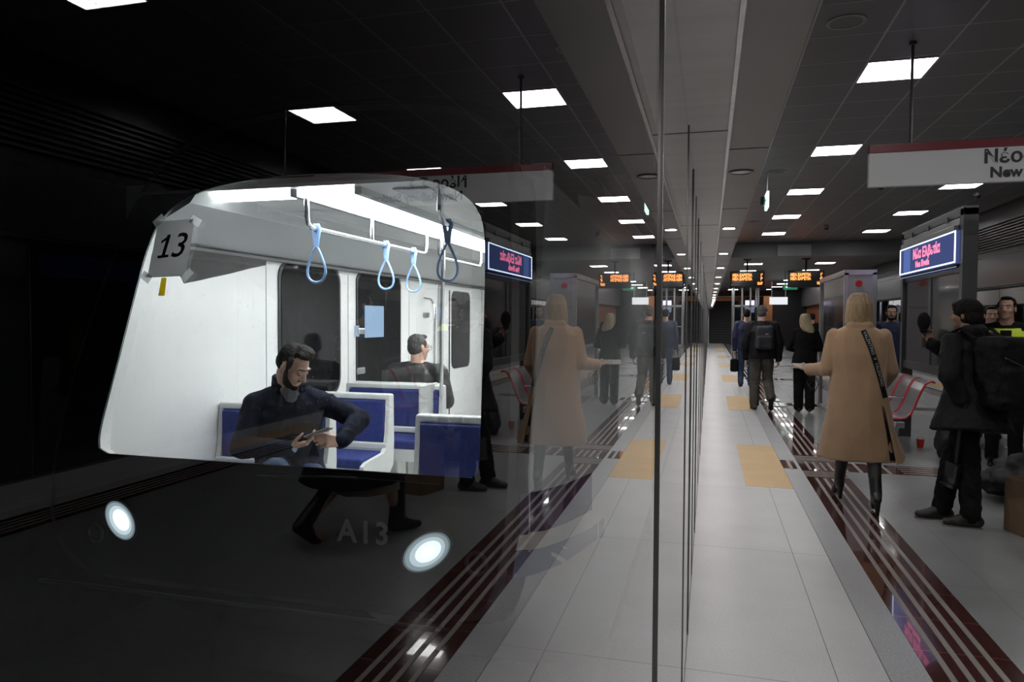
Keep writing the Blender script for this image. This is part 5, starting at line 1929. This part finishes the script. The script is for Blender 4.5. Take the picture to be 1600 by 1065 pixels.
mb = MB(); ell(mb, (0, 0, 0.05), (0.045, 0.05, 0.075)); cap(mb, (0, 0, -0.02), (0, 0, 0.03), 0.03, 0.04); blob('foam_head', mb, BLACKC, dv, 0.006, 2, 0.003, 50)
mb = MB(); mb.tube([(0, 0, -0.02), (-0.01, -0.01, -0.16)], 0.014, 10); mb.build('handle', M['black_matt'], dv, smooth=True)
tag(dv, 'black foam-headed microphone held up by the person in the black parka', 'microphone')
mp = empty('camera_rig', Vector(P.location) + rz @ Vector((-0.17, -0.10, 0.90)), math.radians(30))
mb = MB(); mb.tube([(0, 0, 0.03), (0.02, 0.05, -0.30), (0.03, 0.08, -0.46)], 0.014, 10); mb.build('pole', LEATHER, mp, smooth=True)
mb = MB(); mb.rbox(-0.035, 0.035, -0.055, 0.055, -0.18, 0.0, 0.012, mx=Matrix.Translation((0.03, 0.09, -0.42)) @ Matrix.Rotation(0.15, 4, 'X'))
mb.rbox(-0.05, 0.05, -0.03, 0.09, -0.20, -0.16, 0.01, mx=Matrix.Translation((0.03, 0.09, -0.42))); mb.build('camera_body', M['black_gloss'], mp)
mb = MB(); mb.rbox(-0.02, 0.06, 0.02, 0.025, -0.17, -0.155, 0.001, mx=Matrix.Translation((0.03, 0.16, -0.44))); mb.build('lit_edge', mat('violet_glass', (0.05, 0.04, 0.3), 0.2), mp)
mb = MB(); mb.rbox(-0.03, 0.03, -0.05, 0.07, 0.0, 0.06, 0.012); mb.build('grip', LEATHER, mp)
tag(mp, 'black camera on a short pole hanging from the hand of the person in the parka', 'camera')

# ---- 3 man in the yellow safety vest, facing us
P = person('man', 'man in a fluorescent yellow safety vest facing us at the right edge', (3.05, 8.75, 0), 160)
g = Fig(1.035, False, wrL=(-0.22, 0.12, 0.90), wrR=(0.22, 0.10, 0.90)).look(-0.2, -0.08)
g.body(P, SKIN)
g.eyes(P)
g.hair_short(P, DHAIR, vol=0.985)
mb = MB()
g.torso(mb, [(-0.12, 0.20, 0.145), (0.1, 0.19, 0.14), (0.4, 0.18, 0.135), (0.7, 0.19, 0.135), (0.88, 0.18, 0.11), (0.99, 0.09, 0.075)])
g.sleeves(mb)
jk = blob('shirt', mb, BLACKC, P, 0.009, 3, 0.008)
mb = MB()
g.torso(mb, [(-0.14, 0.215, 0.160), (0.1, 0.205, 0.155), (0.4, 0.195, 0.150), (0.7, 0.200, 0.148), (0.86, 0.182, 0.120), (0.93, 0.150, 0.095)])
vest = blob('safety_vest', mb, HIVIS, P, 0.009, 2, 0.006)
bv = surf_bvh(vest)
back_strip(bv, [(-0.17, 1.12), (0.17, 1.12)], 0.05, REFLECT, 'reflective_band', P, Vector((0, -1, 0)))
mb = MB()                                   # dark open front
vs = []
for x, z in ((-0.03, 0.96), (0.03, 0.96), (0.075, 1.45), (-0.075, 1.45)):
    pass
back_strip(bv, [(0.0, 0.93), (0.0, 1.18)], 0.05, BLACKC, 'open_front', P, Vector((0, -1, 0)))
back_strip(bv, [(0.0, 1.20), (0.0, 1.46)], 0.10, BLACKC, 'open_front', P, Vector((0, -1, 0)))
g.trousers(P, BLACKC)
for S in 'LR':
    g.shoe(P, S, LEATHER)
P = person('man', 'man half hidden behind the man in the yellow vest', (3.62, 10.9, 0), 170)
g = Fig(1.0)
g.body(P, SKIN, voxel=0.009); g.eyes(P); g.hair_short(P, DHAIR)
mb = MB(); g.torso(mb, [(-0.14, 0.20, 0.15), (0.2, 0.19, 0.14), (0.7, 0.20, 0.14), (0.88, 0.18, 0.11), (0.99, 0.09, 0.075)]); g.sleeves(mb); blob('jacket', mb, BLACKC, P, 0.011, 3, 0.008)
g.trousers(P, BLACKC, voxel=0.011)
for S in 'LR':
    g.shoe(P, S, LEATHER)

# ---- 4 bearded man in navy behind the bench
P = person('man', 'bearded man in a navy jacket standing behind the bench, facing us', (2.95, 13.3, 0), 168)
g = Fig(1.035, wrL=(-0.20, 0.14, 0.92), wrR=(0.22, 0.10, 0.90)).look(0.1, 0.05)
g.body(P, SKIN); g.eyes(P); g.hair_short(P, DHAIR, vol=1.02); g.beard(P, DHAIR)
mb = MB(); g.torso(mb, [(-0.16, 0.205, 0.155), (0.1, 0.20, 0.15), (0.4, 0.19, 0.145), (0.7, 0.205, 0.145), (0.88, 0.19, 0.12), (0.98, 0.12, 0.10), (1.04, 0.085, 0.085)]); g.sleeves(mb, (0.075, 0.066, 0.05)); blob('jacket', mb, NAVYJ, P, 0.010, 3, 0.010, seed=5)
g.trousers(P, JEANS)
for S in 'LR':
    g.shoe(P, S, LEATHER)

# ---- 5 man with the small backpack, walking away
P = person('man', 'grey-haired man in a black jacket and olive trousers walking away with a backpack', (0.90, 13.2, 0), 4)
g = Fig(1.03, False, knL=(-0.11, 0.03, 0.50), anL=(-0.12, -0.03, 0.085), toL=(-0.14, 0.13, 0.03), knR=(0.10, 0.06, 0.51), anR=(0.12, -0.22, 0.21), toR=(0.14, -0.12, 0.07),
        elR=(0.27, -0.03, 1.13), wrR=(0.27, 0.03, 0.86), elL=(-0.27, 0.0, 1.13), wrL=(-0.26, 0.07, 0.87)).look(-0.5, 0)
g.body(P, SKIN, voxel=0.008)
g.hair_short(P, GHAIR, 0.01)
mb = MB(); g.torso(mb, [(-0.16, 0.225, 0.165), (0.1, 0.215, 0.16), (0.4, 0.205, 0.15), (0.7, 0.22, 0.15), (0.88, 0.205, 0.12), (0.98, 0.12, 0.09), (1.05, 0.08, 0.085)]); g.sleeves(mb, (0.082, 0.072, 0.056)); blob('jacket', mb, BLACKP, P, 0.011, 3, 0.014, seed=6)
g.trousers(P, OLIVE, (0.105, 0.088, 0.078), fold=0.014)
for S in 'LR':
    g.shoe(P, S, mat('grey_boot', (0.06, 0.06, 0.06), 0.5), 0.047, sole=M['black_matt'])
bp = person('backpack', 'small dark backpack worn by the grey-haired man in olive trousers', P.location, 4, 'backpack')
mb = MB(); mb.rbox(-0.15, 0.15, -0.30, -0.13, 1.05, 1.46, 0.05, seg=4); mb.rbox(-0.12, 0.12, -0.33, -0.28, 1.08, 1.28, 0.02); blob('pack_body', mb, mat('dark_slate_nylon', (0.018, 0.02, 0.026), 0.6), bp, 0.010, 3, 0.008)
mb = MB(); mb.box(-0.0, 0.05, -0.338, -0.332, 1.315, 1.325); mb.build('badge', mat('silver_badge', (0.6, 0.6, 0.6), 0.3), bp)
for sx in (-1, 1):
    mb = MB(); mb.tube([(sx * 0.10, -0.15, 1.44), (sx * 0.11, -0.02, 1.52), (sx * 0.12, 0.12, 1.44), (sx * 0.13, 0.17, 1.3)], 0.018, 8, flat=(1, 0.35)); mb.build('shoulder_strap', BLACKC, bp, smooth=True)

# ---- 6 man beyond him with a hand bag
P = person('man', 'man in a navy jacket and jeans walking ahead of the man with the backpack', (0.83, 17.3, 0), 3)
g = Fig(1.03, knL=(-0.10, 0.1, 0.51), anL=(-0.11, -0.03, 0.10), toL=(-0.12, 0.12, 0.03))
g.body(P, SKIN, voxel=0.009); g.hair_short(P, DHAIR)
mb = MB(); g.torso(mb, [(-0.14, 0.225, 0.165), (0.1, 0.215, 0.16), (0.4, 0.205, 0.15), (0.7, 0.225, 0.15), (0.88, 0.21, 0.12), (0.98, 0.12, 0.09)]); g.sleeves(mb, (0.082, 0.072, 0.056)); blob('jacket', mb, NAVYJ, P, 0.012, 3, 0.012, seed=7)
g.trousers(P, JEANS)
for S in 'LR':
    g.shoe(P, S, LEATHER)
bg = empty('shoulder_bag', (0.575, 17.33, 0.36))
mb = MB(); mb.rbox(-0.09, 0.09, -0.06, 0.06, 0.0, 0.30, 0.045, seg=4); mb.build('bag_body', BLACKC, bg, smooth=True)
mb = MB(); mb.tube([(-0.05, 0, 0.28), (-0.03, 0, 0.55), (0.0, 0, 0.66)], 0.009, 6); mb.tube([(0.05, 0, 0.28), (0.03, 0, 0.55), (0.0, 0, 0.66)], 0.009, 6); mb.build('handles', BLACKC, bg)
tag(bg, 'black bag hanging by its straps beside the man in jeans', 'bag')

# ---- 7 woman with long pale hair in black
P = person('woman', 'woman with long blonde hair in a black blazer and black trousers walking away', (1.56, 12.95, 0), 3)
g = Fig(0.955, True, elL=(-0.26, 0.03, 1.14), wrL=(-0.14, 0.20, 1.10), elR=(0.27, 0.03, 1.14), wrR=(0.15, 0.20, 1.10), knL=(-0.085, 0.04, 0.5), anL=(-0.08, 0.05, 0.085), toL=(-0.09, 0.2, 0.03), anR=(0.09, -0.05, 0.10), toR=(0.10, 0.08, 0.03)).look(0.0, 0.2)
g.body(P, SKIN, voxel=0.008)
mb = MB(); g.torso(mb, [(-0.16, 0.215, 0.150), (0.0, 0.205, 0.148), (0.3, 0.165, 0.125), (0.7, 0.185, 0.13), (0.88, 0.17, 0.105), (0.98, 0.10, 0.08)]); g.sleeves(mb, (0.068, 0.058, 0.048)); blob('blazer', mb, BLACKC, P, 0.010, 3, 0.008, seed=8)
mb = MB(); g.torso(mb, [(-0.31, 0.228, 0.170), (-0.13, 0.212, 0.150)]); blob('white_shirt', mb, WHITEC, P, 0.009, 2, 0.004)
g.trousers(P, BLACKC, (0.100, 0.088, 0.082), fold=0.008)
for S in 'LR':
    g.shoe(P, S, LEATHER, 0.042)
mb = MB()
rings = []
for z, w_, d_, dx in ((0.115, 0.04, 0.05, 0), (0.09, 0.075, 0.085, 0), (0.03, 0.092, 0.10, 0), (-0.05, 0.095, 0.09, 0.0), (-0.13, 0.105, 0.07, 0.02), (-0.19, 0.10, 0.055, 0.05), (-0.23, 0.05, 0.04, 0.075)):
    rings.append([g.hp(dx, -0.04 - (0.02 if z < -0.1 else 0), z) + Vector((math.cos(a) * w_, math.sin(a) * d_ * 0.8, 0)) for a in [2 * PI * k / 28 for k in range(28)]])
mb.loft(rings); blob('hair', mb, PBLONDE, P, 0.007, 2, 0.007, 24, (1, 1, 0.1), 4.4)

# ---- 8 dark figure farther along
P = person('man', 'dark figure standing far off behind the blonde woman in black', (2.90, 22.5, 0), 20)
g = Fig(1.0, elL=(-0.28, 0.05, 1.15), wrL=(-0.12, 0.2, 1.25))
g.body(P, SKIN, voxel=0.011); g.hair_short(P, DHAIR)
mb = MB(); g.torso(mb, [(-0.2, 0.21, 0.16), (0.2, 0.2, 0.15), (0.7, 0.21, 0.14), (0.88, 0.19, 0.12), (0.99, 0.10, 0.08)]); g.sleeves(mb, (0.075, 0.066, 0.05)); blob('coat', mb, BLACKC, P, 0.012, 3)
g.trousers(P, BLACKC, voxel=0.012)
for S in 'LR':
    g.shoe(P, S, LEATHER)

# ---- 9 passer-by outside the frame, seen mirrored low in the glass
P = person('woman', 'walking person in a wide black coat over beige, mirrored below the train window', (2.21, 4.55, 0), 33)
g = Fig(1.0, True, knL=(-0.06, 0.20, 0.52), anL=(-0.07, 0.30, 0.09), toL=(-0.08, 0.46, 0.04), knR=(0.09, 0.0, 0.50), anR=(0.08, -0.35, 0.14), toR=(0.09, -0.21, 0.03),
        elR=(0.24, 0.06, 1.14), wrR=(0.20, 0.2, 0.95))
g.body(P, SKIN, voxel=0.008)
mb = MB()
mb.loft([se_ring(Vector((0, oy, z)), Vector((1, 0, 0)), Vector((0, 1, 0)), w_, d_, n=32) for z, w_, d_, oy in ((1.47, 0.08, 0.07, 0), (1.42, 0.19, 0.11, 0), (1.3, 0.21, 0.14, 0), (1.1, 0.20, 0.15, 0), (0.85, 0.25, 0.20, -0.02), (0.6, 0.30, 0.27, -0.04), (0.42, 0.34, 0.33, -0.06))])
g.sleeves(mb, (0.074, 0.064, 0.054)); blob('coat', mb, BLACKC, P, 0.011, 3, 0.01, 5, (1, 1, 0.3))
mb = MB()
mb.loft([se_ring(Vector((0, oy, z)), Vector((1, 0, 0)), Vector((0, 1, 0)), w_, d_, n=28) for z, w_, d_, oy in ((0.7, 0.16, 0.15, 0.06), (0.5, 0.18, 0.20, 0.08), (0.33, 0.19, 0.24, 0.08))])
blob('beige_skirt', mb, BEIGE, P, 0.011, 3, 0.01, 6, (1, 1, 0.3))
g.hair_short(P, DHAIR, 0.03, 1.08)
for S in 'LR':
    g.shoe(P, S, LEATHER, 0.046, name='boot', high=0.28)

# ---- 10 seated bearded man in the train
P = person('man', 'seated bearded man in a navy coat looking down at a phone inside the train', (-2.44, 3.80, IZ0), -143)
g = Fig(1.0, False, pelvis=(0, -0.02, 0.56), neck=(0, 0.10, 1.06), head=(-0.01, 0.20, 1.185), shL=(-0.19, 0.10, 0.965), shR=(0.19, 0.08, 0.965),
        elL=(-0.385, 0.22, 0.87), wrL=(-0.25, 0.40, 0.775), elR=(0.27, 0.16, 0.73), wrR=(0.02, 0.34, 0.745),
        hiL=(-0.09, 0.02, 0.55), hiR=(0.09, 0.02, 0.55), knL=(-0.13, 0.46, 0.55), knR=(0.10, 0.45, 0.64), anL=(-0.13, 0.47, 0.10), anR=(-0.10, 0.56, 0.38),
        toL=(-0.14, 0.62, 0.04), toR=(-0.16, 0.66, 0.36)).look(0.80, 0.55, 0.0)
g.body(P, SKIN, voxel=0.0048, hands={'R': ((-0.85, 0.25, 0.25), (-0.1, -0.2, 1), (0.1, 1, 0.2), 0.45, 0.8, 0.8), 'L': ((0.60, 0.25, 0.10), (0.45, -0.5, -0.2), (0.1, -0.3, 1), 0.75, 0.5, 0.8)})
g.eyes(P, True); g.beard(P, DHAIR)
mb = MB(); R3 = g.hrot
ell(mb, g.hp(0, -0.030, 0.060), (0.079, 0.084, 0.076), R3); ell(mb, g.hp(0, -0.050, 0.020), (0.077, 0.062, 0.072), R3)
ell(mb, g.hp(0.0, 0.038, 0.110), (0.058, 0.044, 0.026), R3); ell(mb, g.hp(-0.015, 0.020, 0.128), (0.050, 0.055, 0.022), R3)
for sx in (-1, 1):
    ell(mb, g.hp(sx * 0.071, 0.016, 0.040), (0.009, 0.020, 0.040), R3)
blob('hair', mb, DHAIR, P, 0.0055, 1, 0.006, 50, (1, 1, 1))
mb = MB()
g.torso(mb, [(-0.16, 0.20, 0.155), (0.0, 0.205, 0.165), (0.25, 0.195, 0.150), (0.5, 0.195, 0.140), (0.72, 0.20, 0.138), (0.86, 0.17, 0.115), (0.97, 0.10, 0.09)])
g.sleeves(mb, (0.072, 0.064, 0.050), 0.04)
for S, a in (('L', 0.5), ('R', 0.5)):
    cap(mb, g.j['hi' + S] + Vector((0, 0, 0.01)), g.j['hi' + S].lerp(g.j['kn' + S], 0.42), 0.115, 0.098)
blob('coat', mb, NAVY, P, 0.008, 2, 0.012, 9, (1, 1, 0.8), 3.1)
mb = MB()                                    # stand-up collar, open at the front
for k in range(15):
    a = math.radians(-55 + 290 * k / 14) + PI / 2 - math.radians(90)
for k in range(14):
    a0 = math.radians(125 + 290 * k / 14); a1 = math.radians(125 + 290 * (k + 1) / 14)
    c = g.j['neck'] + Vector((0, 0.0, 0.0))
    p0 = c + Vector((0.088 * math.cos(a0), 0.082 * math.sin(a0) - 0.0, 0.028 - 0.012 * math.sin(a0)))
    p1 = c + Vector((0.088 * math.cos(a1), 0.082 * math.sin(a1) - 0.0, 0.028 - 0.012 * math.sin(a1)))
    cap(mb, p0 - Vector((0, 0, 0.03)), p0 + Vector((0, -0.012, 0.035)), 0.018, 0.013); cap(mb, p0, p1, 0.016, 0.016)
blob('collar', mb, NAVY, P, 0.006, 2)
mb = MB(); cap(mb, g.j['neck'] + Vector((0, 0.045, -0.05)), g.j['neck'] + Vector((0, 0.05, 0.012)), 0.058, 0.056); blob('sweater_neck', mb, mat('grey_sweater', (0.12, 0.125, 0.13), 0.9), P, 0.006, 2)
mb = MB(); d = (g.j['wrR'] - g.j['elR']).normalized(); cap(mb, g.j['wrR'] - d * 0.02, g.j['wrR'] + d * 0.012, 0.035, 0.034); blob('shirt_cuff', mb, mat('pale_blue_shirt', (0.45, 0.55, 0.68), 0.8), P, 0.005, 1)
mb = MB()
for S in 'LR':
    cap(mb, g.j['hi' + S], g.j['kn' + S], 0.096, 0.074); cap(mb, g.j['kn' + S], g.j['an' + S], 0.074, 0.058)
blob('trousers', mb, JEANS, P, 0.009, 3, 0.010, 10)
for S in 'LR':
    g.shoe(P, S, LEATHER, 0.046)
rz = Matrix.Rotation(math.radians(-143), 4, 'Z')
ph = empty('phone', Vector(P.location) + rz @ Vector((-0.125, 0.425, 0.835)), math.radians(-143))
mb = MB(); mx = Matrix.Rotation(0.25, 4, 'Y') @ Matrix.Rotation(0.35, 4, 'X') @ Matrix.Rotation(1.2, 4, 'Z')
mb.rbox(-0.036, 0.036, -0.075, 0.075, -0.004, 0.004, 0.003, mx=mx); mb.build('body', mat('grey_phone_case', (0.16, 0.16, 0.15), 0.35), ph)
mb = MB(); mb.rbox(-0.032, 0.032, -0.069, 0.069, 0.004, 0.0052, 0.0005, mx=mx); mb.build('screen', emat('dim_phone_screen', (0.45, 0.46, 0.42), 0.5), ph)
tag(ph, 'smartphone in the hands of the seated bearded man in the train', 'phone')

# ---- 11 man with glasses in the train, back to us
P = person('man', 'man with glasses and dark leather jacket seated facing away in the train', (-2.58, 6.08, IZ0 - 0.03), -6)
g = Fig(1.0, False, pelvis=(0, 0, 0.56), neck=(0, 0.03, 1.08), head=(0.0, 0.055, 1.225), shL=(-0.225, 0.02, 1.01), shR=(0.225, 0.02, 1.01),
        elL=(-0.29, 0.03, 0.76), wrL=(-0.18, 0.25, 0.72), elR=(0.30, 0.02, 0.76), wrR=(0.20, 0.25, 0.72),
        hiL=(-0.09, 0.02, 0.54), hiR=(0.09, 0.02, 0.54), knL=(-0.10, 0.42, 0.50), knR=(0.12, 0.42, 0.50), anL=(0.16, 0.05, 0.26), anR=(0.08, 0.0, 0.30),
        toL=(0.24, 0.02, 0.10), toR=(-0.02, -0.02, 0.13)).look(-0.45, 0.02)
g.body(P, SKIN, voxel=0.0065)
g.hair_short(P, GHAIR, 0.008)
mb = MB(); g.torso(mb, [(-0.14, 0.20, 0.15), (0.0, 0.205, 0.155), (0.3, 0.20, 0.15), (0.6, 0.235, 0.15), (0.85, 0.225, 0.13), (0.94, 0.15, 0.10), (1.03, 0.075, 0.08)])
g.sleeves(mb, (0.084, 0.074, 0.056)); blob('jacket', mb, mat('dark_grey_leather', (0.030, 0.028, 0.027), 0.5, var=0.3, scale=9, bump=0.3, bscale=25), P, 0.008, 2, 0.012, 9, (1, 1, 1), 9.1)
mb = MB()
for S in 'LR':
    cap(mb, g.j['hi' + S], g.j['kn' + S], 0.094, 0.072); cap(mb, g.j['kn' + S], g.j['an' + S], 0.072, 0.058)
blob('trousers', mb, mat('brown_grey_trousers', (0.07, 0.06, 0.05), 0.85), P, 0.010, 3, 0.008)
for S in 'LR':
    g.shoe(P, S, mat('dark_grey_shoe', (0.05, 0.045, 0.042), 0.5), 0.046, sole=mat('sole_dark', (0.035, 0.03, 0.028), 0.7))
mb = MB()
for sx in (-1, 1):
    mb.tube([g.hp(sx * 0.078, 0.0, 0.012), g.hp(sx * 0.072, 0.085, 0.014)], 0.002, 6)
    mb.tube([g.hp(sx * 0.036 + 0.030 * math.cos(2 * PI * k / 16), 0.100, 0.006 + 0.021 * math.sin(2 * PI * k / 16)) for k in range(16)], 0.0018, 6, closed=True)
mb.tube([g.hp(-0.008, 0.103, 0.01), g.hp(0.008, 0.103, 0.01)], 0.002, 6)
mb.build('glasses', M['black_gloss'], P, smooth=True)
